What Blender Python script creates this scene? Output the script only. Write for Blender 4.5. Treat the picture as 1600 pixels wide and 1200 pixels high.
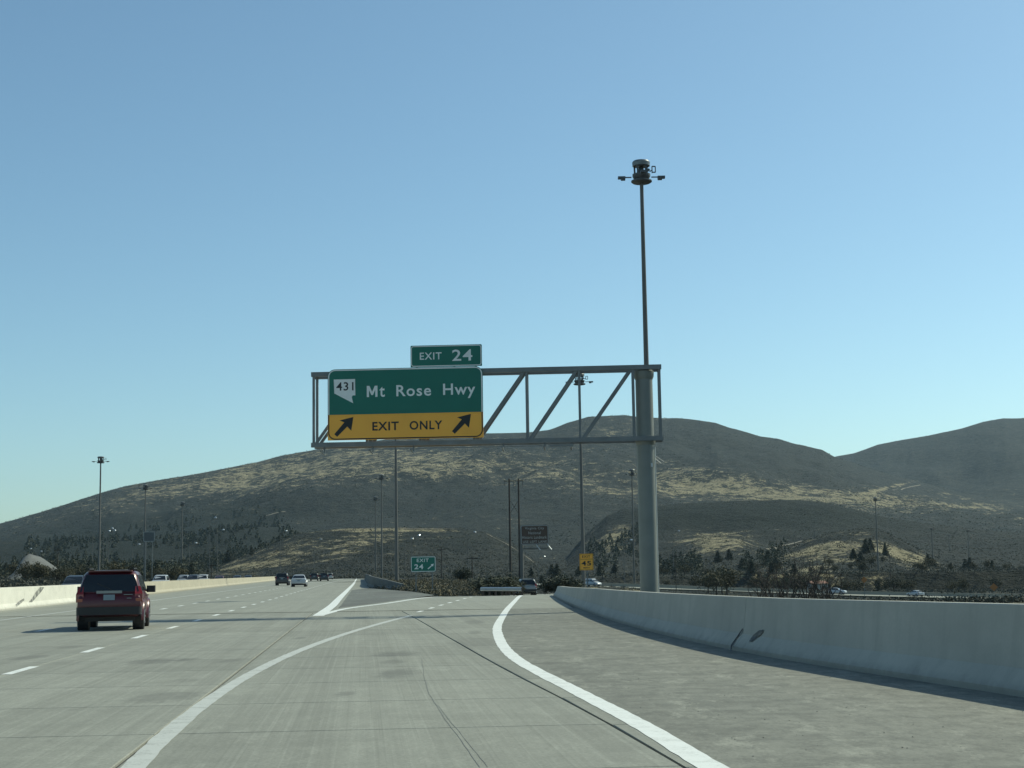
import bpy, bmesh, math, random
import numpy as np
from mathutils import Vector, Matrix

R = math.radians
S = bpy.context.scene
for o in list(bpy.data.objects):
    bpy.data.objects.remove(o)

# ------------------------------------------------------------------ camera, sky, sun, exposure
FPX = 2400.0                      # focal length in pixels of a 1600 px wide frame
EYE = 1.5
PITCH = math.atan(292.0 / FPX)
ROLL = R(0.9)
F_ = np.array([0, math.cos(PITCH), math.sin(PITCH)])
U0 = np.array([0, -math.sin(PITCH), math.cos(PITCH)])
R0 = np.array([1.0, 0, 0])
RT = math.cos(ROLL) * R0 - math.sin(ROLL) * U0
UP = math.sin(ROLL) * R0 + math.cos(ROLL) * U0

cam_d = bpy.data.cameras.new('camera')
cam_d.sensor_width = 36.0
cam_d.lens = 36.0 * FPX / 1600.0
cam_d.clip_start = 0.1
cam_d.clip_end = 40000.0
cam = bpy.data.objects.new('camera', cam_d)
S.collection.objects.link(cam)
cam.matrix_world = Matrix(((RT[0], UP[0], -F_[0], 0), (RT[1], UP[1], -F_[1], 0), (RT[2], UP[2], -F_[2], EYE), (0, 0, 0, 1)))
S.camera = cam

SUN_DIR = Vector((0.92, 0.60, 1.02)).normalized()       # from the scene towards the sun
SUN_EL = math.asin(SUN_DIR.z)
SUN_AZ = math.atan2(SUN_DIR.x, SUN_DIR.y)               # clockwise from +Y
world = bpy.data.worlds.new('World')
S.world = world
world.use_nodes = True
wn = world.node_tree.nodes
wl = world.node_tree.links
wn.clear()
sky = wn.new('ShaderNodeTexSky')
sky.sky_type = 'NISHITA'
sky.sun_disc = False
sky.sun_elevation = SUN_EL
sky.sun_rotation = SUN_AZ
sky.altitude = 1400.0
sky.air_density = 1.0
sky.dust_density = 2.5
sky.ozone_density = 1.5
bg = wn.new('ShaderNodeBackground')
bg.inputs['Strength'].default_value = 0.10
out = wn.new('ShaderNodeOutputWorld')
tint = wn.new('ShaderNodeMix')                           # the car's green-tinted windscreen
tint.data_type = 'RGBA'
tint.blend_type = 'MULTIPLY'
tint.inputs[0].default_value = 1.0
tint.inputs[7].default_value = (0.84, 1.06, 0.995, 1.0)
wl.new(sky.outputs[0], tint.inputs[6])
wl.new(tint.outputs[2], bg.inputs[0])
wl.new(bg.outputs[0], out.inputs[0])

sun_d = bpy.data.lights.new('sun', 'SUN')
sun_d.energy = 3.2
sun_d.angle = R(0.55)
sun_d.color = (0.98, 1.0, 0.80)
sun = bpy.data.objects.new('sun', sun_d)
S.collection.objects.link(sun)
sun.rotation_euler = SUN_DIR.to_track_quat('Z', 'Y').to_euler()

S.view_settings.view_transform = 'Standard'
S.view_settings.look = 'None'
S.view_settings.exposure = 0.32
S.view_settings.gamma = 1.0
S.view_settings.use_curve_mapping = False
S.render.engine = 'CYCLES'
S.cycles.max_bounces = 6
S.cycles.volume_bounces = 0

# ------------------------------------------------------------------ pixel <-> place (for measuring the photograph)
def ray(px, py):
    u = (px - 800.0) / FPX
    v = (600.0 - py) / FPX
    return F_ + u * RT + v * UP
def ground(px, py, z=0.0):
    d = ray(px, py)
    t = (z - EYE) / d[2]
    return (d[0] * t, d[1] * t)
def at(px, py, depth):
    d = ray(px, py)
    t = depth / d[1]
    return (d[0] * t, depth, EYE + d[2] * t)
def project(x, y, z):
    zz = z - EYE
    f = x * F_[0] + y * F_[1] + zz * F_[2]
    f = np.maximum(f, 0.01)
    u = (x * RT[0] + y * RT[1] + zz * RT[2]) / f
    v = (x * UP[0] + y * UP[1] + zz * UP[2]) / f
    return 800 + u * FPX, 600 - v * FPX

# ------------------------------------------------------------------ numpy noise
_rng = np.random.RandomState(7)
_PERM = _rng.rand(256, 256)
def vnoise(x, y):
    xi = np.floor(x).astype(int)
    yi = np.floor(y).astype(int)
    fx = x - xi
    fy = y - yi
    fx = fx * fx * (3 - 2 * fx)
    fy = fy * fy * (3 - 2 * fy)
    a = _PERM[xi & 255, yi & 255]
    b = _PERM[(xi + 1) & 255, yi & 255]
    c = _PERM[xi & 255, (yi + 1) & 255]
    d = _PERM[(xi + 1) & 255, (yi + 1) & 255]
    return (a * (1 - fx) + b * fx) * (1 - fy) + (c * (1 - fx) + d * fx) * fy
def fbm(x, y, oct=4):
    s = 0
    amp = 0.5
    for k in range(oct):
        s = s + amp * (vnoise(x * 2 ** k + 17.3 * k, y * 2 ** k + 5.1 * k) - 0.5)
        amp *= 0.5
    return s
def sstep(a, b, x):
    t = np.clip((x - a) / (b - a), 0, 1)
    return t * t * (3 - 2 * t)

# ------------------------------------------------------------------ materials
def nd(nt, t, **kw):
    n = nt.nodes.new(t)
    for k, v in kw.items():
        setattr(n, k, v)
    return n
def mat_base(name):
    m = bpy.data.materials.new(name)
    m.use_nodes = True
    nt = m.node_tree
    b = nt.nodes['Principled BSDF']
    return m, nt, b
def math_node(nt, op, a, b=None, clamp=False):
    n = nd(nt, 'ShaderNodeMath', operation=op, use_clamp=clamp)
    for i, v in enumerate((a, b)):
        if v is None:
            continue
        if isinstance(v, (int, float)):
            n.inputs[i].default_value = v
        else:
            nt.links.new(v, n.inputs[i])
    return n.outputs[0]
def mixc(nt, fac, a, b, mode='MIX'):
    n = nd(nt, 'ShaderNodeMix', data_type='RGBA', blend_type=mode)
    for i, v in ((0, fac), (6, a), (7, b)):
        if isinstance(v, (int, float)):
            n.inputs[i].default_value = v
        elif isinstance(v, tuple):
            n.inputs[i].default_value = (*v[:3], 1)
        else:
            nt.links.new(v, n.inputs[i])
    return n.outputs[2]
def noise(nt, vec, scale, detail=4, rough=0.55):
    n = nd(nt, 'ShaderNodeTexNoise')
    n.inputs['Scale'].default_value = scale
    n.inputs['Detail'].default_value = detail
    n.inputs['Roughness'].default_value = rough
    if vec is not None:
        nt.links.new(vec, n.inputs['Vector'])
    return n.outputs['Fac']
def mapping(nt, vec, scale=(1, 1, 1), rot=(0, 0, 0), loc=(0, 0, 0)):
    n = nd(nt, 'ShaderNodeMapping')
    n.inputs['Scale'].default_value = scale
    n.inputs['Rotation'].default_value = rot
    n.inputs['Location'].default_value = loc
    nt.links.new(vec, n.inputs['Vector'])
    return n.outputs[0]
def ramp(nt, fac, lo, hi):
    n = nd(nt, 'ShaderNodeMapRange', clamp=True)
    n.inputs[1].default_value = lo
    n.inputs[2].default_value = hi
    nt.links.new(fac, n.inputs[0])
    return n.outputs[0]
def scalec(c, k):
    return tuple(max(0, v * k) for v in c)

def plain(name, col, rough=0.6, metal=0.0, var=0.12, scale=3.0, coat=0.0, spec=0.5, bump=0.0, rnd=0.0):
    m, nt, b = mat_base(name)
    tc = nd(nt, 'ShaderNodeTexCoord')
    f = noise(nt, tc.outputs['Object'], scale)
    f = ramp(nt, f, 0.3, 0.7)
    c = mixc(nt, f, scalec(col, 1 - var), scalec(col, 1 + var))
    if rnd:
        oi = nd(nt, 'ShaderNodeObjectInfo')
        k = math_node(nt, 'MULTIPLY_ADD', oi.outputs['Random'], 2 * rnd)
        k.node.inputs[2].default_value = 1 - rnd
        hsv = nd(nt, 'ShaderNodeHueSaturation')
        nt.links.new(k, hsv.inputs['Value'])
        nt.links.new(c, hsv.inputs['Color'])
        c = hsv.outputs[0]
    nt.links.new(c, b.inputs['Base Color'])
    b.inputs['Roughness'].default_value = rough
    b.inputs['Metallic'].default_value = metal
    b.inputs['Specular IOR Level'].default_value = spec
    if coat:
        b.inputs['Coat Weight'].default_value = coat
        b.inputs['Coat Roughness'].default_value = 0.05
    if bump:
        bp = nd(nt, 'ShaderNodeBump')
        bp.inputs['Strength'].default_value = bump
        nt.links.new(noise(nt, tc.outputs['Object'], scale * 8), bp.inputs['Height'])
        nt.links.new(bp.outputs[0], b.inputs['Normal'])
    return m

HEAD = math.atan(0.0977)          # the main road runs this much left of straight ahead
def concrete_road(name, ca, cb, stains=(), streak=0.5, mottle=0.35, rnd=0.0):
    m, nt, b = mat_base(name)
    P = nd(nt, 'ShaderNodeNewGeometry').outputs['Position']
    c = mixc(nt, ramp(nt, noise(nt, P, 0.16, 3), 0.3, 0.7), ca, cb)
    st = mapping(nt, P, rot=(0, 0, -HEAD))                       # along the direction of travel
    st1 = noise(nt, mapping(nt, st, scale=(1.6, 0.03, 1)), 1.0, 5, 0.6)
    c = mixc(nt, math_node(nt, 'MULTIPLY', ramp(nt, st1, 0.40, 0.62), streak * 0.8), c, scalec(ca, 0.76))
    st2 = noise(nt, mapping(nt, st, scale=(14, 0.05, 1)), 1.0, 3, 0.7)
    c = mixc(nt, math_node(nt, 'MULTIPLY', ramp(nt, st2, 0.50, 0.64), streak * 0.42), c, scalec(cb, 1.28))
    st3 = noise(nt, mapping(nt, st, scale=(24, 0.09, 1), loc=(3, 1, 0)), 1.0, 2, 0.6)
    c = mixc(nt, math_node(nt, 'MULTIPLY', ramp(nt, st3, 0.56, 0.66), streak * 0.45), c, scalec(ca, 0.70))
    mo = noise(nt, mapping(nt, P, scale=(0.5, 1.2, 1)), 0.8, 6, 0.7)
    c = mixc(nt, math_node(nt, 'MULTIPLY', ramp(nt, mo, 0.48, 0.75), mottle), c, scalec(cb, 0.66))
    mo2 = noise(nt, mapping(nt, P, scale=(0.35, 1.0, 1), loc=(7, 3, 0)), 1.3, 6, 0.75)
    c = mixc(nt, math_node(nt, 'MULTIPLY', ramp(nt, mo2, 0.56, 0.74), mottle * 0.6), c, scalec(ca, 1.22))
    mo3 = noise(nt, mapping(nt, P, scale=(1.3, 0.7, 1), loc=(2, 9, 0)), 3.2, 6, 0.8)
    c = mixc(nt, math_node(nt, 'MULTIPLY', ramp(nt, mo3, 0.44, 0.60), mottle * 0.65), c, scalec(cb, 0.66))
    mo4 = noise(nt, mapping(nt, P, scale=(1.3, 0.45, 1), loc=(5, 2, 0), rot=(0, 0, -0.3)), 1.5, 8, 0.82)
    c = mixc(nt, math_node(nt, 'MULTIPLY', ramp(nt, mo4, 0.53, 0.64), mottle * 0.8), c, scalec(ca, 1.28))
    fine = nd(nt, 'ShaderNodeMapRange', clamp=True)
    fine.inputs[1].default_value = 0.25
    fine.inputs[2].default_value = 0.75
    fine.inputs[3].default_value = 0.76
    fine.inputs[4].default_value = 1.22
    nt.links.new(noise(nt, P, 26.0, 3, 0.8), fine.inputs[0])
    hsv = nd(nt, 'ShaderNodeHueSaturation')
    k = fine.outputs[0]
    if rnd:
        oi = nd(nt, 'ShaderNodeObjectInfo')
        q = nd(nt, 'ShaderNodeMath', operation='MULTIPLY_ADD')
        nt.links.new(oi.outputs['Random'], q.inputs[0])
        q.inputs[1].default_value = 2 * rnd
        q.inputs[2].default_value = 1 - rnd
        k = math_node(nt, 'MULTIPLY', k, q.outputs[0])
    nt.links.new(k, hsv.inputs['Value'])
    nt.links.new(c, hsv.inputs['Color'])
    c = hsv.outputs[0]
    wob = noise(nt, mapping(nt, P, scale=(1.0, 0.6, 1)), 4.5, 7, 0.78)
    for (sx, sy, rx, ry, strength) in stains:                    # oil and patch marks where the photograph has them
        mp = mapping(nt, P, scale=(1 / rx, 1 / ry, 0), loc=(-sx / rx, -sy / ry, 0))
        ln = nd(nt, 'ShaderNodeVectorMath', operation='LENGTH')
        nt.links.new(mp, ln.inputs[0])
        d = math_node(nt, 'ADD', ln.outputs['Value'], math_node(nt, 'MULTIPLY', math_node(nt, 'SUBTRACT', wob, 0.5), 3.0))
        f = nd(nt, 'ShaderNodeMapRange', clamp=True)
        f.inputs[1].default_value = 1.20
        f.inputs[2].default_value = 0.60
        nt.links.new(d, f.inputs[0])
        c = mixc(nt, math_node(nt, 'MULTIPLY', f.outputs[0], strength), c, (0.12, 0.118, 0.105))
    nt.links.new(c, b.inputs['Base Color'])
    b.inputs['Roughness'].default_value = 0.85
    b.inputs['Specular IOR Level'].default_value = 0.25
    bp = nd(nt, 'ShaderNodeBump')
    bp.inputs['Strength'].default_value = 0.12
    bp.inputs['Distance'].default_value = 0.01
    nt.links.new(noise(nt, P, 40, 3), bp.inputs['Height'])
    nt.links.new(bp.outputs[0], b.inputs['Normal'])
    return m

def paint(name, col, worn=0.35, under=(0.30, 0.30, 0.265)):
    m, nt, b = mat_base(name)
    P = nd(nt, 'ShaderNodeNewGeometry').outputs['Position']
    f = noise(nt, P, 3.0, 6, 0.75)
    g = noise(nt, P, 38.0, 3, 0.8)
    f = math_node(nt, 'ADD', math_node(nt, 'MULTIPLY', f, 0.6), math_node(nt, 'MULTIPLY', g, 0.4))
    c = mixc(nt, math_node(nt, 'MULTIPLY', ramp(nt, f, 0.50, 0.60), worn), col, under)
    nt.links.new(c, b.inputs['Base Color'])
    b.inputs['Roughness'].default_value = 0.7
    return m

def wall_concrete(name, ca, cb, streaks=0.5):
    m, nt, b = mat_base(name)
    P = nd(nt, 'ShaderNodeNewGeometry').outputs['Position']
    c = mixc(nt, ramp(nt, noise(nt, P, 0.5, 4), 0.3, 0.7), ca, cb)
    v = noise(nt, mapping(nt, P, scale=(1.5, 1.5, 0.2)), 1.6, 5, 0.65)
    c = mixc(nt, math_node(nt, 'MULTIPLY', ramp(nt, v, 0.5, 0.75), streaks), c, scalec(cb, 0.66))
    fine = noise(nt, P, 30.0, 2, 0.7)
    c = mixc(nt, math_node(nt, 'MULTIPLY', ramp(nt, fine, 0.5, 0.8), 0.25), c, scalec(cb, 0.7))
    # darker, uneven band along the lowest part of the wall
    sx = nd(nt, 'ShaderNodeSeparateXYZ')
    nt.links.new(P, sx.inputs[0])
    h = math_node(nt, 'ADD', sx.outputs['Z'], math_node(nt, 'MULTIPLY', noise(nt, P, 3.0, 4, 0.7), 0.25))
    f = nd(nt, 'ShaderNodeMapRange', clamp=True)
    f.inputs[1].default_value = 0.30
    f.inputs[2].default_value = 0.16
    nt.links.new(h, f.inputs[0])
    c = mixc(nt, math_node(nt, 'MULTIPLY', f.outputs[0], 0.45), c, (0.13, 0.125, 0.11))
    bl = noise(nt, mapping(nt, P, scale=(0.35, 0.35, 0.9)), 1.0, 6, 0.7)
    c = mixc(nt, math_node(nt, 'MULTIPLY', ramp(nt, bl, 0.42, 0.62), 0.5), c, scalec(ca, 0.74))
    nt.links.new(c, b.inputs['Base Color'])
    b.inputs['Roughness'].default_value = 0.88
    b.inputs['Specular IOR Level'].default_value = 0.2
    bp = nd(nt, 'ShaderNodeBump')
    bp.inputs['Strength'].default_value = 0.15
    bp.inputs['Distance'].default_value = 0.02
    nt.links.new(noise(nt, P, 12, 5, 0.7), bp.inputs['Height'])
    nt.links.new(bp.outputs[0], b.inputs['Normal'])
    return m

def terrain_mat():
    m, nt, b = mat_base('sage_hill')
    P = nd(nt, 'ShaderNodeNewGeometry').outputs['Position']
    at_ = nd(nt, 'ShaderNodeAttribute', attribute_name='grass').outputs['Fac']
    wd = nd(nt, 'ShaderNodeAttribute', attribute_name='wood').outputs['Fac']  # woodland, plus shade painted on a hollow and a ridge slope
    n1 = noise(nt, mapping(nt, P, scale=(0.010, 0.010, 0.045)), 1.0, 8, 0.68)
    n2 = noise(nt, mapping(nt, P, scale=(0.06, 0.045, 0.16)), 1.0, 7, 0.74)
    n3 = noise(nt, mapping(nt, P, scale=(0.30, 0.26, 0.35)), 1.0, 4, 0.75)
    v = math_node(nt, 'ADD', math_node(nt, 'MULTIPLY', n1, 0.65), math_node(nt, 'MULTIPLY', n2, 1.15))
    v = math_node(nt, 'SUBTRACT', v, 0.4)
    v = math_node(nt, 'ADD', v, math_node(nt, 'MULTIPLY', math_node(nt, 'SUBTRACT', n3, 0.5), 0.75))
    v = math_node(nt, 'ADD', v, math_node(nt, 'MULTIPLY', math_node(nt, 'SUBTRACT', at_, 0.5), 0.72))
    f = ramp(nt, v, 0.56, 0.68)
    brush = mixc(nt, ramp(nt, n2, 0.36, 0.64), (0.030, 0.036, 0.034), (0.078, 0.078, 0.066))
    brush = mixc(nt, math_node(nt, 'MULTIPLY', ramp(nt, n3, 0.46, 0.60), 0.75), brush, (0.026, 0.031, 0.027))
    brush = mixc(nt, math_node(nt, 'MULTIPLY', wd, 0.9), brush, (0.024, 0.030, 0.024))
    grass = mixc(nt, ramp(nt, n2, 0.3, 0.75), (0.26, 0.225, 0.135), (0.43, 0.37, 0.235))
    c = mixc(nt, f, brush, grass)
    nt.links.new(c, b.inputs['Base Color'])
    b.inputs['Roughness'].default_value = 0.95
    b.inputs['Specular IOR Level'].default_value = 0.1
    bp = nd(nt, 'ShaderNodeBump')
    bp.inputs['Strength'].default_value = 1.0
    bp.inputs['Distance'].default_value = 3.5
    nt.links.new(math_node(nt, 'ADD', n3, math_node(nt, 'MULTIPLY', n2, 3.0)), bp.inputs['Height'])
    nt.links.new(bp.outputs[0], b.inputs['Normal'])
    return m

def leaf_mat(name, ca, cb):
    m, nt, b = mat_base(name)
    oi = nd(nt, 'ShaderNodeObjectInfo')
    P = nd(nt, 'ShaderNodeNewGeometry').outputs['Position']
    f = math_node(nt, 'ADD', math_node(nt, 'MULTIPLY', oi.outputs['Random'], 0.5), math_node(nt, 'MULTIPLY', noise(nt, P, 0.7, 4), 0.6))
    nt.links.new(mixc(nt, ramp(nt, f, 0.15, 0.85), ca, cb), b.inputs['Base Color'])
    b.inputs['Roughness'].default_value = 0.8
    b.inputs['Specular IOR Level'].default_value = 0.2
    return m

# stains on the pavement, measured on the photograph: (px, py, half width px, half height px, strength)
def stain(px, py, hw, hh, s):
    x, y = ground(px, py)
    x1, _ = ground(px + hw, py)
    _, y1 = ground(px, py - hh)
    return (x, y, max(abs(x1 - x), 0.1), max(abs(y1 - y), 0.12), s)
STAINS = [stain(617, 1022, 34, 4, .55), stain(615, 1034, 22, 3, .4), stain(619, 1052, 30, 7, .5), stain(540, 1084, 16, 4, .45),
          stain(258, 1089, 50, 8, .42), stain(240, 1033, 34, 5, .5), stain(290, 1031, 14, 3, .5), stain(358, 1033, 16, 3, .4),
          stain(48, 1027, 24, 4, .5), stain(112, 1011, 18, 2.5, .35), stain(468, 997, 9, 2, .5), stain(290, 1063, 26, 3, .3),
          stain(740, 972, 18, 3, .4), stain(742, 988, 10, 3, .35), stain(745, 1004, 40, 8, .3)]

M = {}
M['road'] = concrete_road('road_concrete', (0.306, 0.303, 0.256), (0.260, 0.259, 0.220), STAINS, 1.1, 0.34, 0.06)
M['road_far'] = concrete_road('road_concrete_far', (0.312, 0.309, 0.260), (0.268, 0.267, 0.226), (), 0.8, 0.3)
M['shoulder'] = concrete_road('shoulder_concrete', (0.256, 0.250, 0.208), (0.188, 0.186, 0.158), (), 0.25, 0.95)
M['gore'] = concrete_road('gore_asphalt', (0.205, 0.208, 0.182), (0.140, 0.143, 0.127), [stain(590, 938, 34, 4, .6), stain(552, 945, 22, 3, .7), stain(625, 925, 36, 4, .6), stain(600, 918, 26, 3, .6), stain(660, 931, 20, 2, .5)], 0.2, 0.95)
M['joint'] = plain('joint_sealant', (0.045, 0.044, 0.042), 0.8)
M['white_line'] = paint('white_line_paint', (0.74, 0.74, 0.70), 0.42)
M['worn_line'] = paint('worn_white_line_paint', (0.50, 0.50, 0.46), 0.75)
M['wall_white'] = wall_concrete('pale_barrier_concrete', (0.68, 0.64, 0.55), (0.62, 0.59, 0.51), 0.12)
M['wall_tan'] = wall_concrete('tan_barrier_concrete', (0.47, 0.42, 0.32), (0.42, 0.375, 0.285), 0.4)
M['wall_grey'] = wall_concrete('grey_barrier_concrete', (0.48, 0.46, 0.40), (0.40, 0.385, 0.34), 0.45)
M['wall_dark'] = wall_concrete('dark_weathered_concrete', (0.15, 0.155, 0.145), (0.11, 0.115, 0.11), 0.5)
M['steel'] = plain('galvanised_steel', (0.20, 0.205, 0.20), 0.55, 0.35, 0.15, 2.0)
M['pole'] = plain('weathered_pole_steel', (0.15, 0.14, 0.125), 0.6, 0.25, 0.15, 0.6)
M['post'] = plain('gantry_post_steel', (0.215, 0.22, 0.195), 0.55, 0.2, 0.10, 1.2)
M['bright'] = plain('bright_galvanised', (0.50, 0.51, 0.51), 0.4, 0.3, 0.06)
M['lamp_bright'] = plain('small_lamp_head', (0.8, 0.8, 0.8), 0.15, 0.6, 0.03)
M['lamp'] = plain('lamp_housing', (0.10, 0.10, 0.10), 0.4, 0.3)
M['lamp_cap'] = plain('lamp_cap_aluminium', (0.17, 0.17, 0.17), 0.32, 0.5, 0.05)
M['green'] = plain('sign_green', (0.003, 0.145, 0.100), 0.45, 0, 0.06, 1.5)
M['yellow'] = plain('sign_yellow', (1.0, 0.45, 0.05), 0.45, 0, 0.05, 1.5)
M['brown'] = plain('sign_brown', (0.085, 0.045, 0.028), 0.5, 0, 0.06)
M['orange'] = plain('sign_orange', (0.42, 0.15, 0.03), 0.5, 0, 0.06)
M['sign_white'] = plain('sign_white', (0.80, 0.80, 0.76), 0.5, 0, 0.04)
M['sign_black'] = plain('sign_black', (0.012, 0.012, 0.013), 0.5, 0, 0.1)
M['sign_back'] = plain('sign_back_aluminium', (0.30, 0.31, 0.31), 0.45, 0.5, 0.08)
M['wood'] = plain('pole_timber', (0.055, 0.042, 0.033), 0.85, 0, 0.25, 1.0)
M['bark'] = plain('bark', (0.06, 0.045, 0.034), 0.9, 0, 0.3, 2.0)
M['twig'] = plain('bare_twigs', (0.075, 0.058, 0.045), 0.9, 0, 0.3, 2.0)
M['pine'] = leaf_mat('pine_needles', (0.034, 0.042, 0.031), (0.092, 0.094, 0.062))
M['broad'] = leaf_mat('dry_broad_leaves', (0.045, 0.045, 0.027), (0.105, 0.092, 0.052))
M['sage'] = leaf_mat('sage_brush', (0.050, 0.053, 0.042), (0.125, 0.118, 0.088))
M['scrub'] = leaf_mat('dark_scrub', (0.020, 0.025, 0.021), (0.045, 0.050, 0.038))
M['track'] = plain('dirt_track', (0.20, 0.175, 0.125), 0.95, 0, 0.25, 0.05)
M['drygrass'] = leaf_mat('dry_grass', (0.13, 0.105, 0.06), (0.26, 0.21, 0.12))
M['terrain'] = terrain_mat()
M['glass'] = plain('tinted_glass', (0.012, 0.014, 0.016), 0.06, 0, 0.0, 1, 0, 0.6)
M['side_glass'] = plain('side_glass', (0.05, 0.055, 0.06), 0.05, 0, 0.0, 1, 0, 0.8)
M['tyre'] = plain('tyre_rubber', (0.018, 0.018, 0.018), 0.85)
M['rim'] = plain('alloy_rim', (0.55, 0.55, 0.56), 0.3, 0.8, 0.05)
M['black_trim'] = plain('black_plastic', (0.02, 0.02, 0.021), 0.6)
M['chrome'] = plain('chrome_strip', (0.22, 0.23, 0.24), 0.3, 0.8, 0.03)
M['tail'] = plain('tail_light_red', (0.20, 0.008, 0.008), 0.2, 0, 0.1, 6, 0.4)
M['amber'] = plain('lamp_amber', (0.34, 0.10, 0.06), 0.2)
M['clear'] = plain('lamp_clear', (0.75, 0.75, 0.72), 0.1)
M['plate'] = plain('number_plate', (0.20, 0.26, 0.30), 0.5)
M['mound'] = wall_concrete('pale_slope_paving', (0.17, 0.17, 0.16), (0.13, 0.13, 0.125), 0.6)
M['building'] = plain('building_wall', (0.36, 0.36, 0.33), 0.8)
M['roof_red'] = plain('red_roof', (0.20, 0.085, 0.05), 0.8)
_paints = {}
def car_paint(col):
    if col not in _paints:
        _paints[col] = plain('car_paint', col, 0.34, 0.1, 0.04, 1.0, 0.35)
    return _paints[col]

# ------------------------------------------------------------------ mesh helpers
class MB:
    def __init__(s):
        s.v = []
        s.f = []
    def add(s, vs, fs):
        n = len(s.v)
        s.v += [tuple(float(c) for c in p) for p in vs]
        s.f += [tuple(i + n for i in f) for f in fs]
        return s
    def box(s, c, d, rz=0.0):
        cx, cy, cz = c
        hx, hy, hz = d[0] / 2, d[1] / 2, d[2] / 2
        co, si = math.cos(rz), math.sin(rz)
        vs = []
        for z in (-hz, hz):
            for x, y in ((-hx, -hy), (hx, -hy), (hx, hy), (-hx, hy)):
                vs.append((cx + x * co - y * si, cy + x * si + y * co, cz + z))
        return s.add(vs, [(3, 2, 1, 0), (4, 5, 6, 7), (0, 1, 5, 4), (1, 2, 6, 5), (2, 3, 7, 6), (3, 0, 4, 7)])
    def tube(s, p0, p1, r0, r1=None, n=8):
        r1 = r0 if r1 is None else r1
        p0, p1 = Vector(p0), Vector(p1)
        d = (p1 - p0).normalized()
        a = Vector((0, 0, 1)) if abs(d.z) < 0.9 else Vector((1, 0, 0))
        e1 = d.cross(a).normalized()
        e2 = d.cross(e1)
        vs = []
        for p, r in ((p0, r0), (p1, r1)):
            for k in range(n):
                t = 2 * math.pi * (k + 0.5) / n
                vs.append(p + e1 * (r * math.cos(t)) + e2 * (r * math.sin(t)))
        fs = [(k, k + n, (k + 1) % n + n, (k + 1) % n) for k in range(n)]
        fs += [tuple(range(n)), tuple(range(2 * n - 1, n - 1, -1))]
        return s.add(vs, fs)
    def beam(s, p0, p1, w, h):
        """square section bar, w across (horizontal) and h up"""
        p0, p1 = Vector(p0), Vector(p1)
        d = (p1 - p0).normalized()
        if abs(d.z) > 0.98:
            e1, e2 = Vector((1, 0, 0)), Vector((0, 1, 0))
        else:
            e1 = d.cross(Vector((0, 0, 1))).normalized()
            e2 = e1.cross(d)
        vs = []
        for p in (p0, p1):
            for a, b in ((-1, -1), (1, -1), (1, 1), (-1, 1)):
                vs.append(p + e1 * (a * w / 2) + e2 * (b * h / 2))
        return s.add(vs, [(3, 2, 1, 0), (4, 5, 6, 7), (0, 1, 5, 4), (1, 2, 6, 5), (2, 3, 7, 6), (3, 0, 4, 7)])
    def slabxz(s, poly, y0, y1):
        """polygon in the XZ plane given a thickness from y0 to y1"""
        n = len(poly)
        vs = [(x, y0, z) for x, z in poly] + [(x, y1, z) for x, z in poly]
        fs = [tuple(range(n)), tuple(range(2 * n - 1, n - 1, -1))]
        fs += [(k, k + n, (k + 1) % n + n, (k + 1) % n) for k in range(n)]
        return s.add(vs, fs)
    def loft(s, rings, cap=True):
        n = len(rings[0])
        vs = [p for r in rings for p in r]
        fs = []
        for j in range(len(rings) - 1):
            for k in range(n):
                a, b = j * n + k, j * n + (k + 1) % n
                fs.append((a, b, b + n, a + n))
        if cap:
            fs.append(tuple(range(n - 1, -1, -1)))
            m = (len(rings) - 1) * n
            fs.append(tuple(range(m, m + n)))
        return s.add(vs, fs)
    def lathe(s, prof, c=(0, 0, 0), n=16):
        rings = []
        for r, z in prof:
            rings.append([(c[0] + r * math.cos(2 * math.pi * k / n), c[1] + r * math.sin(2 * math.pi * k / n), c[2] + z) for k in range(n)])
        return s.loft(rings)
    def mesh(s, name, smooth=False):
        me = bpy.data.meshes.new(name)
        me.from_pydata(s.v, [], s.f)
        bm = bmesh.new()
        bm.from_mesh(me)
        bmesh.ops.recalc_face_normals(bm, faces=bm.faces)
        bm.to_mesh(me)
        bm.free()
        if smooth:
            me.polygons.foreach_set('use_smooth', [True] * len(me.polygons))
            try:
                me.set_sharp_from_angle(angle=R(38))
            except Exception:
                pass
        return me
    def build(s, name, mat, parent=None, smooth=False, loc=None):
        return mkobj(name, s.mesh(name, smooth), mat, parent, loc)

COL = S.collection
def mkobj(name, me, mat=None, parent=None, loc=None):
    o = bpy.data.objects.new(name, me)
    COL.objects.link(o)
    if mat is not None and me is not None and len(me.materials) == 0:
        me.materials.append(mat)
    if parent is not None:
        o.parent = parent
    if loc is not None:
        o.location = loc
    return o
def tag(o, label=None, cat=None, group=None, kind=None):
    if label:
        o['label'] = label
    if cat:
        o['category'] = cat
    if group:
        o['group'] = group
    if kind:
        o['kind'] = kind
    return o
def thing(name, label, cat, loc=(0, 0, 0), rz=0.0, group=None):
    o = bpy.data.objects.new(name, None)
    o.empty_display_size = 0.2
    COL.objects.link(o)
    o.location = loc
    o.rotation_euler = (0, 0, rz)
    return tag(o, label, cat, group)
def copy_tree(o, parent=None):
    c = o.copy()
    COL.objects.link(c)
    c.parent = parent
    for ch in list(o.children):
        copy_tree(ch, c)
    return c
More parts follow.
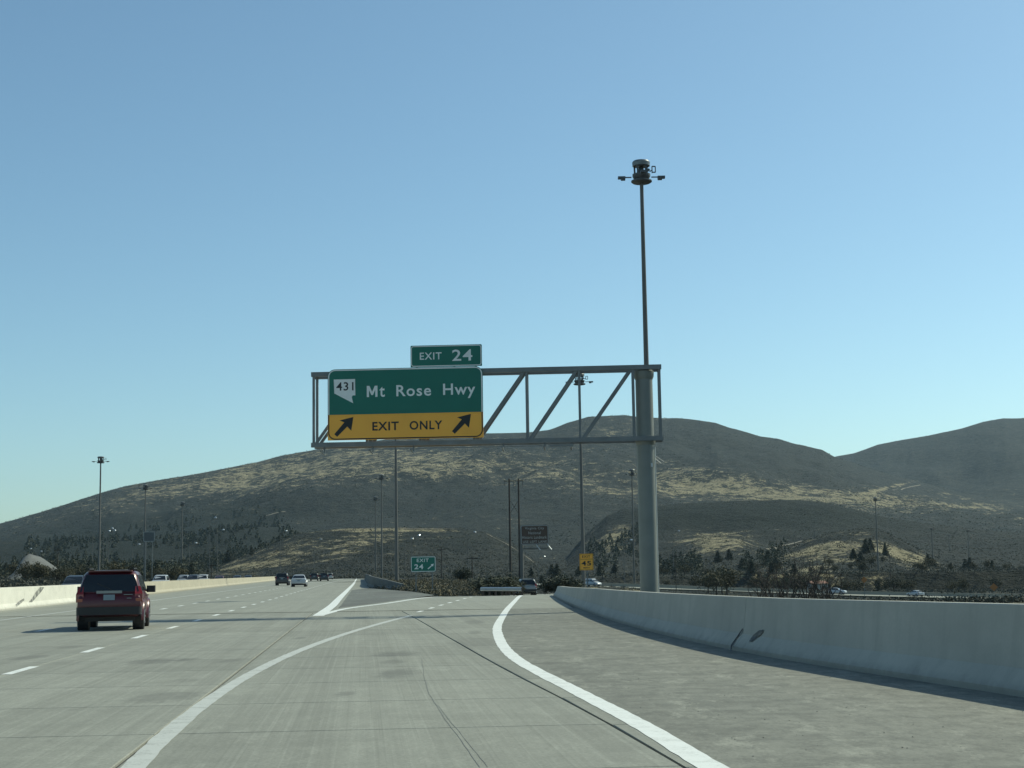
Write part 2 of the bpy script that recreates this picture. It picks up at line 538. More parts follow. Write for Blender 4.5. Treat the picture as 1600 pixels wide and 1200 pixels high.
def quick_mesh(name, verts, faces_flat, nper, mat, smooth=False):
    """numpy arrays straight into a mesh; all faces have nper corners"""
    me = bpy.data.meshes.new(name)
    nv = len(verts)
    nf = len(faces_flat) // nper
    me.vertices.add(nv)
    me.vertices.foreach_set('co', np.asarray(verts, dtype=np.float32).ravel())
    me.loops.add(nf * nper)
    me.loops.foreach_set('vertex_index', np.asarray(faces_flat, dtype=np.int32))
    me.polygons.add(nf)
    me.polygons.foreach_set('loop_start', np.arange(0, nf * nper, nper, dtype=np.int32))
    if smooth:
        me.polygons.foreach_set('use_smooth', np.ones(nf, dtype=bool))
    me.update(calc_edges=True)
    me.validate()
    if mat is not None:
        me.materials.append(mat)
    return me

def text_mesh(body, x0, x1, z0, z1, y, bold=0.0, depth=0.004, mirror=False):
    """lettering fitted into the box x0..x1, z0..z1 of the XZ plane, facing -Y, standing proud of y"""
    cu = bpy.data.curves.new('lettering', 'FONT')
    cu.body = body
    cu.size = 1.0
    cu.offset = bold
    cu.space_character = 1.12
    cu.resolution_u = 3
    ob = bpy.data.objects.new('lettering', cu)
    me = bpy.data.meshes.new_from_object(ob)
    bpy.data.objects.remove(ob)
    co = np.zeros(len(me.vertices) * 3, dtype=np.float32)
    me.vertices.foreach_get('co', co)
    co = co.reshape(-1, 3)
    lo, hi = co.min(0), co.max(0)
    xx = x0 + (co[:, 0] - lo[0]) / (hi[0] - lo[0]) * (x1 - x0)
    zz = z0 + (co[:, 1] - lo[1]) / (hi[1] - lo[1]) * (z1 - z0)
    me.vertices.foreach_set('co', np.stack([xx, np.full_like(xx, y), zz], 1).astype(np.float32).ravel())
    bm = bmesh.new()
    bm.from_mesh(me)
    r = bmesh.ops.extrude_face_region(bm, geom=bm.faces[:])
    for e in r['geom']:
        if isinstance(e, bmesh.types.BMVert):
            e.co.y -= depth
    bmesh.ops.recalc_face_normals(bm, faces=bm.faces)
    bm.to_mesh(me)
    bm.free()
    return me
def letters(body, x0, x1, z0, z1, y, mat, parent, bold=0.02):
    """one object per character"""
    me = text_mesh(body, x0, x1, z0, z1, y, bold)
    n = len(me.vertices)
    co = np.zeros(n * 3, dtype=np.float32)
    me.vertices.foreach_get('co', co)
    co = co.reshape(-1, 3)
    par = list(range(n))
    def find(a):
        while par[a] != a:
            par[a] = par[par[a]]
            a = par[a]
        return a
    for e in me.edges:
        a, b = find(e.vertices[0]), find(e.vertices[1])
        if a != b:
            par[a] = b
    root = np.array([find(i) for i in range(n)])
    groups = []
    for r_ in sorted(set(root), key=lambda r: co[root == r, 0].min()):
        a, b = co[root == r_, 0].min(), co[root == r_, 0].max()
        if groups and a < groups[-1][1] - 0.25 * (b - a):
            groups[-1][1] = max(groups[-1][1], b)
            groups[-1][2].add(r_)
        else:
            groups.append([a, b, {r_}])
    polys = [tuple(p.vertices) for p in me.polygons]
    for a, b, rs_ in groups:
        fs = [p for p in polys if root[p[0]] in rs_]
        used = sorted({v for p in fs for v in p})
        ix = {v: k for k, v in enumerate(used)}
        m2 = bpy.data.meshes.new('letter')
        m2.from_pydata([tuple(float(c) for c in co[v]) for v in used], [], [tuple(ix[v] for v in p) for p in fs])
        mkobj('letter', m2, mat, parent)
    bpy.data.meshes.remove(me)
def rrect_pts(x0, x1, z0, z1, r, corners=(1, 1, 1, 1), n=5):
    """rounded rectangle; corners = bl, br, tr, tl"""
    P = []
    for (cx, cz, a0, on) in ((x0, z0, 180, corners[0]), (x1, z0, 270, corners[1]), (x1, z1, 0, corners[2]), (x0, z1, 90, corners[3])):
        if not on:
            P.append((cx, cz))
            continue
        mx = cx + r if cx == x0 else cx - r
        mz = cz + r if cz == z0 else cz - r
        for k in range(n + 1):
            a = R(a0 + 90 * k / n)
            P.append((mx + r * math.cos(a), mz + r * math.sin(a)))
    return P
def band(outer, inner, y0, y1, closed=True):
    """a frame between two outlines of equal length"""
    mb = MB()
    n = len(outer)
    vs = [(x, y0, z) for x, z in outer] + [(x, y0, z) for x, z in inner] + [(x, y1, z) for x, z in outer] + [(x, y1, z) for x, z in inner]
    fs = []
    for k in range(n if closed else n - 1):
        j = (k + 1) % n
        fs += [(k, j, n + j, n + k), (2 * n + j, 2 * n + k, 3 * n + k, 3 * n + j), (k, 2 * n + k, 2 * n + j, j), (n + j, 3 * n + j, 3 * n + k, n + k)]
    return mb.add(vs, fs)

# ------------------------------------------------------------------ lines of the place (metres, y ahead)
def itp(pts):
    xs = np.array([p[1] for p in pts], float)
    vs = np.array([p[0] for p in pts], float)
    o = np.argsort(xs)
    xs, vs = xs[o], vs[o]
    # monotone-ish smooth interpolation (Catmull-Rom tangents on an uneven grid), straight outside
    m = np.gradient(vs, xs)
    def f(y):
        y = np.asarray(y, float)
        i = np.clip(np.searchsorted(xs, y) - 1, 0, len(xs) - 2)
        h = xs[i + 1] - xs[i]
        t = (y - xs[i]) / h
        tc = np.clip(t, 0, 1)
        r = (2 * tc ** 3 - 3 * tc ** 2 + 1) * vs[i] + (tc ** 3 - 2 * tc ** 2 + tc) * h * m[i] + (-2 * tc ** 3 + 3 * tc ** 2) * vs[i + 1] + (tc ** 3 - tc ** 2) * h * m[i + 1]
        return r + np.where(t < 0, t * h * m[0], 0) + np.where(t > 1, (t - 1) * h * m[-1], 0)
    return f
mj = lambda y: -1.99 - 0.0977 * np.asarray(y, float)                     # joint at the right of the main lanes
wall_x = lambda y: -15.9 - 0.1145 * np.asarray(y, float)                 # median wall, foot on our side
rj = itp([(1.75, 6), (1.3, 11.6), (0.71, 17), (0.0, 22.6), (-1.47, 35.2), (-3.55, 53.3), (-4.6, 62)])
edge = itp([(2.3, 4), (1.475, 11.8), (1.23, 14.8), (0.79, 19), (0.05, 26.1), (-0.45, 38.1), (-0.42, 53.2), (-0.05, 76.6), (0.3, 94.5), (1.2, 130), (5.0, 170), (10, 220)])
_sp = np.polyfit([12.1, 14.7, 24.2, 30.6, 37.6, 47.4, 54.5], [-3.02, -3.30, -4.05, -4.32, -4.28, -3.98, -3.68], 3)      # smooth curve through the measured points
solid = lambda y: np.polyval(_sp, np.asarray(y, float))
barr = itp([(9.2, -10), (7.0, 8), (5.74, 17.2), (4.28, 25.7), (3.42, 34.5), (2.87, 45), (2.6, 56), (2.3, 75), (2.25, 92)])
gore_r = itp([(-7.15, 56), (-7.25, 67.3), (-6.4, 76.8), (-5.8, 86.7), (-5.05, 97), (-4.3, 110), (-3.2, 130), (-0.5, 165), (4.0, 230)])
ramp_dash = itp([(-3.69, 59.8), (-3.54, 65.4), (-3.4, 70.3), (-2.3, 102)])
ramp_right = itp([(2.3, 62), (2.25, 92), (2.5, 110), (3.6, 130), (7.0, 170), (12.0, 230), (16.0, 270)])
def ramp_z(y):
    y = np.asarray(y, float)
    t = np.maximum(y - 88, 0)
    return -0.0140 * t * np.clip(t / 25, 0, 1)
# the cross road beyond the right hand barrier
CROSS = [(-6, 450), (6, 435), (17.5, 420), (40, 402), (63, 398), (84.5, 390), (98.7, 370), (110, 332), (116, 280), (120, 220)]
CROSS_Z = [-1.9, -2.3, -2.8, -3.7, -4.8, -5.8, -6.15, -6.2, -5.6, -5.0]

# ------------------------------------------------------------------ terrain
def horizon(px):
    return 892.0 - (px - 800.0) * math.tan(ROLL)
RIDGES = []
def ridge(Rd, foot, pts, back=1.5, drop=0.45, p=1.15, edge_fall=140):
    px = np.array([q[0] for q in pts], float)
    el = np.array([(horizon(q[0]) - q[1]) / FPX for q in pts])
    RIDGES.append((Rd, foot, px, el, back, drop, p, edge_fall))
# far hills
ridge(4300, 2300, [(1180, 745), (1260, 728), (1305, 716), (1336, 710), (1373, 697), (1453, 683), (1507, 672), (1541, 661), (1573, 654), (1600, 653), (1700, 643), (1900, 640)], 1.3, 0.3, 1.2)
ridge(3050, 1250, [(-300, 880), (-150, 850), (0, 817), (60, 800), (100, 788), (160, 770), (200, 760), (250, 750), (300, 742), (350, 733), (400, 724), (440, 714), (480, 706), (510, 699), (560, 692), (620, 685), (700, 679),
                   (759, 675), (808, 674), (857, 670.5), (886, 661), (905, 657), (919, 653), (944, 652), (978, 652), (998, 655), (1060, 656), (1120, 660), (1140, 667), (1160, 672), (1190, 681), (1217, 685), (1240, 693), (1256, 696.5), (1285, 703.5), (1305, 715), (1380, 740), (1500, 770), (1700, 800)], 1.4, 0.5, 1.1)
# middle ridges
ridge(1550, 900, [(-250, 870), (0, 846), (100, 848), (200, 846), (300, 838), (350, 828), (400, 823), (460, 825), (520, 830)], 1.25, 0.25, 1.2)
ridge(1300, 760, [(880, 872), (910, 837), (945, 808), (971, 798), (1060, 789), (1170, 781), (1217, 780), (1280, 785), (1320, 795), (1384, 811), (1450, 820), (1520, 828), (1600, 832), (1750, 840)], 1.3, 0.3, 1.1)
ridge(920, 600, [(290, 898), (305, 894), (340, 885), (380, 868), (420, 852), (460, 835), (500, 828), (560, 824), (650, 824), (720, 825), (760, 832), (800, 850), (842, 884), (860, 891)], 1.25, 0.4, 1.0, 40)
ridge(720, 520, [(300, 899), (400, 889), (450, 876), (500, 862), (560, 853), (620, 846), (680, 854), (740, 872), (780, 890)], 1.25, 0.4, 1.0, 40)
ridge(780, 560, [(1150, 884), (1180, 870), (1240, 849), (1293, 833), (1341, 827), (1368, 827), (1400, 843), (1443, 867), (1496, 889)], 1.2, 0.5, 0.9, 40)
ridge(950, 640, [(1000, 880), (1060, 856), (1110, 836), (1150, 834), (1200, 850), (1260, 872)], 1.25, 0.5, 1.0, 40)

def plain_z(x, y):
    az = x / np.maximum(y, 1.0)
    s = x - np.where(y < 92, barr(np.clip(y, -20, 92)), ramp_right(np.clip(y, 92, 270)))      # metres to the right of the barrier
    right = sstep(0.3, 14, s)
    apx = 800 + FPX * az
    zr = -0.3 - 2.0 * sstep(60, 160, y) - np.interp(apx, [860, 900, 1040, 1180, 1320, 1600], [0.6, 0.9, 1.75, 2.9, 3.9, 4.5]) * sstep(140, 345, y) - 2.8 * sstep(430, 600, y)
    zc = -0.10 - 0.55 * sstep(100, 126, y) * sstep(-7.5, -3, x) - 0.7 * sstep(130, 200, y) * sstep(-12, -2, x)
    zc = np.where(y > 90, np.minimum(zc, np.where((x > gore_r(np.clip(y, 56, 230)) - 1.0) & (s < 3) & (y < 285), ramp_z(np.clip(y, 60, 285)) - 0.12, 9.0)), zc)
    zc = zc - 1.6 * sstep(230, 420, y) * sstep(-0.06, 0.0, az)
    zc = np.where((s < 1.2) & (y < 92), -0.12, zc)
    z = zc * (1 - right) + np.minimum(zr, zc) * right
    # the main road's corridor stays level, the ground rises behind the far carriageway
    left = sstep(0, 60, wall_x(y) - 22 - x)
    z = z + left * (0.4 + 0.9 * sstep(150, 500, y))
    return z
def terrain_z(x, y):
    x = np.asarray(x, float)
    y = np.asarray(y, float)
    r = np.sqrt(x * x + y * y)
    px = 800 + FPX * (x / np.maximum(y, 1.0)) * 1.004
    z = plain_z(x, y)
    for (Rd, foot, kx, el, back, drop, p, ef) in RIDGES:
        rr = r * (1 + 0.05 * fbm(x / 400 + Rd, y / 400, 3))
        e = np.interp(px, kx, el)
        out_ = np.maximum(kx[0] - px, px - kx[-1])
        fade = 1 - sstep(0, ef, out_)
        H = EYE + Rd * (y / np.maximum(r, 1.0)) * e
        base = -1.0
        t = np.clip((rr - foot) / (Rd - foot), 0, 1)
        up = t ** p
        up = up * (0.55 + 0.45 * (t * t * (3 - 2 * t)) / np.maximum(t, 1e-6) ** 0.9)
        dn = 1 - drop * np.clip((rr - Rd) / (Rd * (back - 1)), 0, 1.6) ** 1.3
        prof = np.where(rr < Rd, up, dn)
        amp = sstep(0, 0.5, t) * (0.35 if Rd > 2000 else 0.5)
        gul = fbm(x / (Rd * 0.08), y / (Rd * 0.14), 6) * (H + 20) * 0.62 * amp * (1 - 0.8 * sstep(0.75, 1.0, t) * (rr < Rd * 1.05))
        zi = base + (H - base) * prof * fade + gul * fade
        zi = np.where(t > 0, zi, -50)
        z = np.maximum(z, zi)
    z = z + (0.05 - np.abs(fbm(x / 130 + 9, y / 210, 5)) * 4.5) * 13.0 * (sstep(1450, 2200, r) * (1 - sstep(2550, 2950, r)) + sstep(3150, 3400, r) * (1 - sstep(3800, 4200, r)))
    z = z + fbm(x / 14, y / 14, 3) * 0.9 * sstep(120, 420, r) * sstep(0.0, 1.0, np.maximum(z + 1.5, 0) + sstep(300, 500, r))
    return z

# ------------------------------------------------------------------ build the ground
def build_terrain():
    az = np.concatenate([np.linspace(-44, -20, 50, endpoint=False), np.linspace(-20, 20, 760, endpoint=False), np.linspace(20, 44, 51)])
    rr = np.concatenate([np.geomspace(3, 420, 110, endpoint=False), np.linspace(420, 1350, 150, endpoint=False), np.geomspace(1350, 5600, 120)])
    A, Q = np.meshgrid(np.radians(az), rr)
    X = Q * np.sin(A)
    Y = Q * np.cos(A)
    Z = terrain_z(X, Y)
    px, py = project(X, Y, Z)
    # where dry grass has taken the slopes and where it is brush, woodland or painted slope shade (0..1)
    def blob(cx, cy, wx, wy, tilt=0.0):
        dx = px - cx
        dy = py - (cy + tilt * dx)
        return np.exp(-((dx / wx) ** 2 + (dy / wy) ** 2))
    far = Q > 1350
    g = np.full_like(Z, 0.30)
    g = np.where(far, 0.36, g)
    def put(gg, sel, b, val):
        return np.where(sel, gg + (val - gg) * np.clip(b, 0, 1), gg)
    g = put(g, far, blob(380, 750, 190, 22, -0.15), 0.72)
    g = put(g, far, blob(120, 830, 140, 14, 0.0), 0.42)
    g = put(g, far, blob(640, 726, 210, 28, 0.02), 0.68)
    g = put(g, far, blob(870, 745, 130, 24, 0.1), 0.56)
    g = put(g, far, blob(1180, 768, 200, 16, 0.05), 0.84)
    g = put(g, far, blob(1090, 745, 100, 20, 0.05), 0.66)
    g = put(g, far, blob(1380, 786, 110, 9, 0.05), 0.74)
    g = put(g, far, blob(980, 672, 70, 16, 0.0), 0.58)
    g = put(g, far, blob(690, 785, 200, 24, 0.0), 0.14)
    g = put(g, far, blob(1190, 708, 180, 28, 0.1), 0.06)
    g = np.where(far, g + (0.14 - g) * sstep(1300, 1420, px) * (1 - sstep(745, 775, py)), g)
    g = put(g, far, blob(1530, 792, 60, 5, 0.05), 0.7)
    g = put(g, far, blob(1380, 764, 60, 3, -0.25), 0.8)
    near = ~far
    g = put(g, near, np.ones_like(px) * (Q > 450), 0.24)
    g = put(g, near, blob(420, 874, 120, 20, -0.28) * (Q > 500), 0.80)
    g = put(g, near, blob(560, 846, 130, 20, -0.1) * (Q > 500), 0.56)
    g = put(g, near, blob(600, 827, 150, 5, 0) * (Q > 800), 0.75)
    g = put(g, near, blob(1285, 866, 85, 24, -0.05) * (Q > 500), 0.80)
    g = put(g, near, blob(1420, 872, 60, 16, 0.3) * (Q > 500), 0.88)
    g = put(g, near, blob(1115, 845, 60, 26, 0) * (Q > 600), 0.74)
    g = put(g, near, blob(965, 838, 45, 26, -0.5) * (Q > 600), 0.78)
    g = put(g, near, blob(1150, 800, 260, 22, 0.0) * (Q > 780) * (Q < 1350), 0.08)
    g = put(g, near, blob(1570, 816, 60, 6, 0.1) * (Q > 900), 0.95)
    g = put(g, near, blob(1240, 900, 130, 12, 0) * (Q > 300), 0.66)
    g = put(g, near & (Q < 450), np.ones_like(px), 0.46)
    w = np.zeros_like(Z)
    w = put(w, Q > 450, np.clip(1.6 * blob(190, 852, 230, 40, -0.1), 0, 1), 1.0)
    g = put(g, Q > 450, np.clip(1.5 * blob(190, 856, 210, 30, -0.1), 0, 1), 0.12)
    w = put(w, Q > 900, np.clip(1.5 * blob(370, 806, 90, 16, -0.05), 0, 1), 1.0)
    w = put(w, Q > 560, blob(400, 846, 70, 16, -0.15) * (Q > 930), 1.0)  # shade of the hollow behind the left ridge, put into the colour
    w = put(w, Q > 500, np.clip(1.4 * blob(1160, 806, 240, 24, 0.0), 0, 1) * (Q > 700) * (Q < 1350), 1.0)  # dark sage ridge slope, its shade painted into the colour too
    w = put(w, Q > 500, blob(660, 800, 220, 30, 0.0), 0.25)
    w = put(w, Q > 560, blob(660, 845, 140, 20, 0.0), 0.45)
    nr, nc = Z.shape
    idx = np.arange(nr * nc).reshape(nr, nc)
    faces = np.stack([idx[:-1, :-1], idx[:-1, 1:], idx[1:, 1:], idx[1:, :-1]], -1).reshape(-1)
    V = np.stack([X, Y, Z], -1).reshape(-1, 3)
    me = quick_mesh('hills', V, faces, 4, M['terrain'], True)
    for nm, arr in (('grass', g), ('wood', w)):
        a = me.attributes.new(nm, 'FLOAT', 'POINT')
        a.data.foreach_set('value', arr.astype(np.float32).ravel())
    o = mkobj('terrain', me)
    tag(o, 'sage brush valley floor and dry hills behind the freeway', None, None, 'structure')
    # open country all round, below the modelled valley, out to the horizon
    far_me = MB()
    n = 48
    ring = [(12000 * math.sin(2 * math.pi * k / n), 12000 * math.cos(2 * math.pi * k / n), -14.0) for k in range(n)]
    far_me.add([(0, 0, -14.0)] + ring, [(0, 1 + k, 1 + (k + 1) % n) for k in range(n)])
    p = far_me.build('ground', M['terrain'])
    tag(p, 'open plain reaching to the horizon', None, None, 'structure')
build_terrain()

def ribbon(name, left, right, ys, zf, mat, parent=None, skirt=0.0):
    mb = MB()
    vs = []
    for y in ys:
        vs.append((float(left(y)), y, float(zf(y))))
        vs.append((float(right(y)), y, float(zf(y))))
    fs = [(2 * k, 2 * k + 1, 2 * k + 3, 2 * k + 2) for k in range(len(ys) - 1)]
    mb.add(vs, fs)
    me = bpy.data.meshes.new(name)
    me.from_pydata(mb.v, [], mb.f)
    return mkobj(name, me, mat, parent)
zero = lambda y: 0.0
Y0, Y1 = 4.0, 62.0
main_right = lambda y: min(float(mj(y)) + float(np.interp(y, [140, 160], [0.9, 2.6])), float(gore_r(y)) - 0.55)
road = ribbon('road', lambda y: wall_x(y) - 0.1, main_right, list(np.arange(Y1, 452, 6.0)) + [452, 470, 480], lambda y: 0.0 if y < 453 else -(y - 452) * 0.012, M['road_far'])
tag(road, 'pale concrete freeway lanes running ahead to the left', None, None, 'structure')
ribbon('road_surface', lambda y: wall_x(y) - 0.1, lambda y: edge(max(y, 2)) + 0.2, [-40, -20, 0, Y0], zero, M['road_far'], road)
ribbon('joint_bed', lambda y: wall_x(y) - 0.1, lambda y: edge(y) + 0.10, list(np.linspace(Y0 - 0.2, Y1 + 0.2, 30)), lambda y: -0.028, M['joint'], road)
far_side = ribbon('far_carriageway', lambda y: wall_x(y) - 19.0, lambda y: wall_x(y) - 0.75, list(np.arange(-40, 470, 15.0)), zero, M['road_far'])
tag(far_side, 'opposite freeway carriageway behind the median wall', None, None, 'structure')
rampr = ribbon('exit_ramp', lambda y: gore_r(y) - 0.55, ramp_right, list(np.arange(Y1, 272, 3.0)), ramp_z, M['road_far'])
tag(rampr, 'concrete exit ramp lanes dipping over a crest', None, None, 'structure')
def gore_right(y):
    return float(gore_r(y)) - 0.55 if y <= 102 else float(np.interp(y, [102, 122, 156], [float(gore_r(102)) - 0.55, -8.1, float(mj(156)) + 2.4]))
gore = ribbon('gore_pavement', main_right, lambda y: max(gore_right(y), main_right(y)), list(np.arange(66, 156.1, 2.25)), zero, M['gore'])
tag(gore, 'dark mottled pavement wedge in the gore', None, None, 'structure')
shoulder = ribbon('shoulder', lambda y: edge(y) + 0.05, lambda y: barr(y) + 0.1, [-10, 0] + list(np.arange(Y0, Y1 + 0.1, 2.0)), zero, M['shoulder'])
tag(shoulder, 'mottled concrete shoulder beside the right barrier', None, None, 'structure')
# concrete slabs, each a piece of the road
def slab(corners, mat, parent):
    cx = sum(p[0] for p in corners) / 4
    cy = sum(p[1] for p in corners) / 4
    b = 0.008
    top = [(p[0] - cx, p[1] - cy) for p in corners]
    def shrink(k):
        return [(x - math.copysign(min(k, abs(x)), x), y - math.copysign(min(k, abs(y)), y)) for x, y in top]
    t2 = shrink(b)
    vs = [(x, y, -0.18) for x, y in top] + [(x, y, -b) for x, y in top] + [(x, y, 0.0) for x, y in t2]
    fs = [(8, 9, 10, 11)]
    for k in range(4):
        j = (k + 1) % 4
        fs += [(k, j, 4 + j, 4 + k), (4 + k, 4 + j, 8 + j, 8 + k)]
    return MB().add(vs, fs).build('slab', mat, parent, loc=(cx, cy, 0))
_r = random.Random(3)
bounds = [lambda y: wall_x(y) - 0.05, lambda y: mj(y) - 11.0, lambda y: mj(y) - 7.33, lambda y: mj(y) - 3.66, mj, rj, lambda y: edge(y) + 0.05]
SKEW = 0.07
PERIOD = 3.3
def solve(fn, yk, ref):
    y = yk
    for _ in range(4):
        x = float(fn(y))
        y = yk + SKEW * (x - ref)
    return float(fn(y)), y
for c in range(len(bounds) - 1):
    off = 0.0 if c in (2, 3, 4) else _r.uniform(-0.3, 0.3)
    gl = 0.022 if c == 4 else 0.016 if c == 5 else 0.008
    gr = 0.022 if c == 3 else 0.016 if c == 4 else 0.008
    k = 0
    y = 5.1 + off
    ys = [y + PERIOD * i for i in range(18)]
    for i in range(len(ys) - 1):
        a, b = ys[i] + 0.012, ys[i + 1] - 0.012
        if b > Y1 + 0.3:
            continue
        P = []
        for fn, yk, sg in ((bounds[c], a, gl), (bounds[c + 1], a, -gr), (bounds[c + 1], b, -gr), (bounds[c], b, gl)):
            x, yy = solve(fn, yk, float(mj(yk)))
            P.append((x + sg, yy))
        if P[1][0] - P[0][0] < 0.05 and P[2][0] - P[3][0] < 0.05:
            continue
        P = [(min(q[0], float(edge(q[1])) + 0.045) if n in (1, 2) else q[0], q[1]) for n, q in enumerate(P)]
        slab(P, M['road'], road)
# strip that closes the near and far ends of the slabs
ribbon('road_surface', lambda y: wall_x(y) - 0.1, lambda y: edge(y) + 0.05, [Y0, 5.2], lambda y: -0.004, M['road_far'], road)
ribbon('road_surface', lambda y: wall_x(y) - 0.1, lambda y: edge(y) + 0.05, [60.6, Y1], lambda y: -0.012, M['road_far'], road)

# painted lines: sheets 4 mm above the concrete, pieces of the road
def line(name, fn, y0, y1, w, mat, parent, zf=zero, step=1.0, w1=None):
    if step == 0.8:
        step = 0.3
    n = max(2, int((y1 - y0) / step) + 1)
    ys = np.linspace(y0, y1, n)
    vs = []
    for i, y in enumerate(ys):
        x = float(fn(y))
        dx = (float(fn(y + 0.1)) - float(fn(y - 0.1))) / 0.2
        L = math.hypot(dx, 1)
        ww = w if w1 is None else w + (w1 - w) * i / (n - 1)
        nx, ny = 1 / L, -dx / L
        z = float(zf(y)) + 0.004
        ja, jb = (_r.uniform(-.008, .008), _r.uniform(-.008, .008)) if step <= 0.3 else (0, 0)
        vs += [(x - nx * (ww / 2 + ja), y - ny * (ww / 2 + ja), z), (x + nx * (ww / 2 + jb), y + ny * (ww / 2 + jb), z)]
    fs = [(2 * k, 2 * k + 1, 2 * k + 3, 2 * k + 2) for k in range(n - 1)]
    me = bpy.data.meshes.new(name)
    me.from_pydata(vs, [], fs)
    return mkobj(name, me, mat, parent)
line('edge_line', edge, -6, Y1, 0.235, M['white_line'], road, step=0.8)
line('edge_line', edge, Y1, 250, 0.24, M['white_line'], rampr, ramp_z, 3)
line('channelizing_line', solid, 0, 54.5, 0.20, M['worn_line'], road, step=0.8)
gl_ = itp([(-7.12, 56), (-8.75, 74.3), (-10.1, 88), (-13.7, 125), (-22.0, 210), (-39, 380)])
line('gore_line', gl_, 55.8, 440, 0.42, M['white_line'], road, step=3, w1=0.28)
line('gore_line', gore_r, 56.0, 62, 0.36, M['white_line'], road, lambda y: 0.003, step=1)
line('gore_line', gore_r, 62, 150, 0.27, M['white_line'], rampr, lambda y: max(float(ramp_z(y)), -9), 2)
line('edge_line', lambda y: mj(y) - 11.3, 0, 440, 0.16, M['worn_line'], road, step=8)
for off, ph in ((3.66, 24.6), (7.33, 23.9)):
    k = -3
    while True:
        y = ph + 6.75 * k
        k += 1
        if y < 1:
            continue
        if y > 210:
            break
        line('lane_dash', lambda yy: mj(yy) - off, y, y + 2.1, 0.17, M['white_line'], road, step=2.1)
    line('lane_line', lambda yy: mj(yy) - off, y, 430, 0.12, M['worn_line'], road, step=10)
k = 0
while 59.0 + 5.4 * k < 104:
    y = 59.0 + 5.4 * k
    k += 1
    line('lane_dash', ramp_dash, y, y + 1.9, 0.17, M['white_line'], rampr, ramp_z, 1.0)
# cracks in the concrete, measured on the photograph
M['crack'] = paint('crack_filler', (0.18, 0.177, 0.155), 0.9, (0.25, 0.248, 0.21))
def crack(pts, w):
    P = [Vector((*ground(a, b), 0.003)) for a, b in pts]
    Q = []
    for i in range(len(P) - 1):
        for k in range(5):
            q = P[i].lerp(P[i + 1], k / 5)
            Q.append(q + Vector((_r.uniform(-.006, .006), 0, 0)))
    Q.append(P[-1])
    vs = []
    for i, q in enumerate(Q):
        d = Q[min(i + 1, len(Q) - 1)] - Q[max(i - 1, 0)]
        n = Vector((d.y, -d.x, 0)).normalized() * w * _r.uniform(.3, .65)
        vs += [tuple(q - n), tuple(q + n)]
    me = bpy.data.meshes.new('crack')
    me.from_pydata(vs, [], [(2 * k, 2 * k + 1, 2 * k + 3, 2 * k + 2) for k in range(len(Q) - 1)])
    return mkobj('crack', me, M['crack'], road)
crack([(659, 1030), (664, 1062), (671, 1085), (690, 1116), (722, 1158), (750, 1199)], .008)
crack([(684, 1102), (706, 1130), (735, 1165), (762, 1199)], .005)
crack([(95, 1112), (122, 1108), (170, 1095)], .007)
# cross road
def path_ribbon(name, pts, zs, half0, half1, mat, dz=0.0):
    P = [Vector((p[0], p[1], z + dz)) for p, z in zip(pts, zs)]
    Q = []
    for i in range(len(P) - 1):
        p0, p1, p2, p3 = P[max(i - 1, 0)], P[i], P[i + 1], P[min(i + 2, len(P) - 1)]
        for k in range(6):
            t = k / 6
            Q.append(0.5 * ((2 * p1) + (p2 - p0) * t + (2 * p0 - 5 * p1 + 4 * p2 - p3) * t * t + (3 * p1 - p0 - 3 * p2 + p3) * t ** 3))
    Q.append(P[-1])
    L = []
    for i, q in enumerate(Q):
        d = (Q[min(i + 1, len(Q) - 1)] - Q[max(i - 1, 0)])
        n = Vector((-d.y, d.x, 0)).normalized()
        L.append((q, n))
    return L
XL = path_ribbon('cross_road', CROSS, CROSS_Z, 0, 0, None)
vs = []
for q, n in XL:
    vs += [tuple(q + n * 5.0), tuple(q - n * 4.0)]
me = bpy.data.meshes.new('cross_road')
me.from_pydata(vs, [], [(2 * k, 2 * k + 1, 2 * k + 3, 2 * k + 2) for k in range(len(XL) - 1)])
cross = mkobj('cross_road', me, M['road_far'])
tag(cross, 'pale connector road beyond the right barrier', None, None, 'structure')

# ------------------------------------------------------------------ concrete barriers
def barrier_profile(h, one_sided=False):
    # x is the distance from the foot on the traffic side, away from traffic
    return [(0.0, -0.25), (0.0, 0.075), (0.16, 0.30), (0.24, h - 0.012), (0.252, h), (0.44, h), (0.45, h - 0.012), (0.53, 0.30), (0.68, 0.075), (0.68, -0.25)]
def barrier(name, label, cat, path, hs, seg, mat_of, side, group=None):
    """path: list of (x, y, z) feet on the traffic side; side = +1 body to the right of the path, -1 to the left"""
    P = [Vector(p) for p in path]
    root = thing(name, label, cat, P[0], 0, group)
    d = [0]
    for i in range(len(P) - 1):
        d.append(d[-1] + (P[i + 1] - P[i]).length)
    tot = d[-1]
    def pos(s):
        x = np.interp(s, d, [p.x for p in P])
        y = np.interp(s, d, [p.y for p in P])
        z = np.interp(s, d, [p.z for p in P])
        return Vector((x, y, z))
    s = 0
    n_ = 0
    while s < tot - 0.3:
        e = min(s + seg, tot)
        if tot - e < seg * 0.3:
            e = tot
        m = max(2, int((e - s) / 2.0) + 1)
        rings = []
        for j in range(m):
            q = s + 0.008 + (e - s - 0.016) * j / (m - 1)
            c = pos(q)
            t = (pos(min(q + 0.5, tot)) - pos(max(q - 0.5, 0)))
            nrm = Vector((t.y, -t.x, 0)).normalized() * side
            h = float(np.interp(q, [x[0] for x in hs], [x[1] for x in hs]))
            rings.append([tuple(c + nrm * px_ + Vector((0, 0, pz)) - P[0]) for px_, pz in barrier_profile(h)])
        mb = MB()
        mb.loft(rings)
        mb.build('barrier_section', mat_of(pos((s + e) / 2)), root)
        s = e
        n_ += 1
    return root
ys = list(np.arange(-8, 92.1, 2.0))
rb_path = [(float(barr(y)), float(y), 0.0) for y in ys] + [(2.35, 95.5, -0.1)]
rb_len = [0.0]
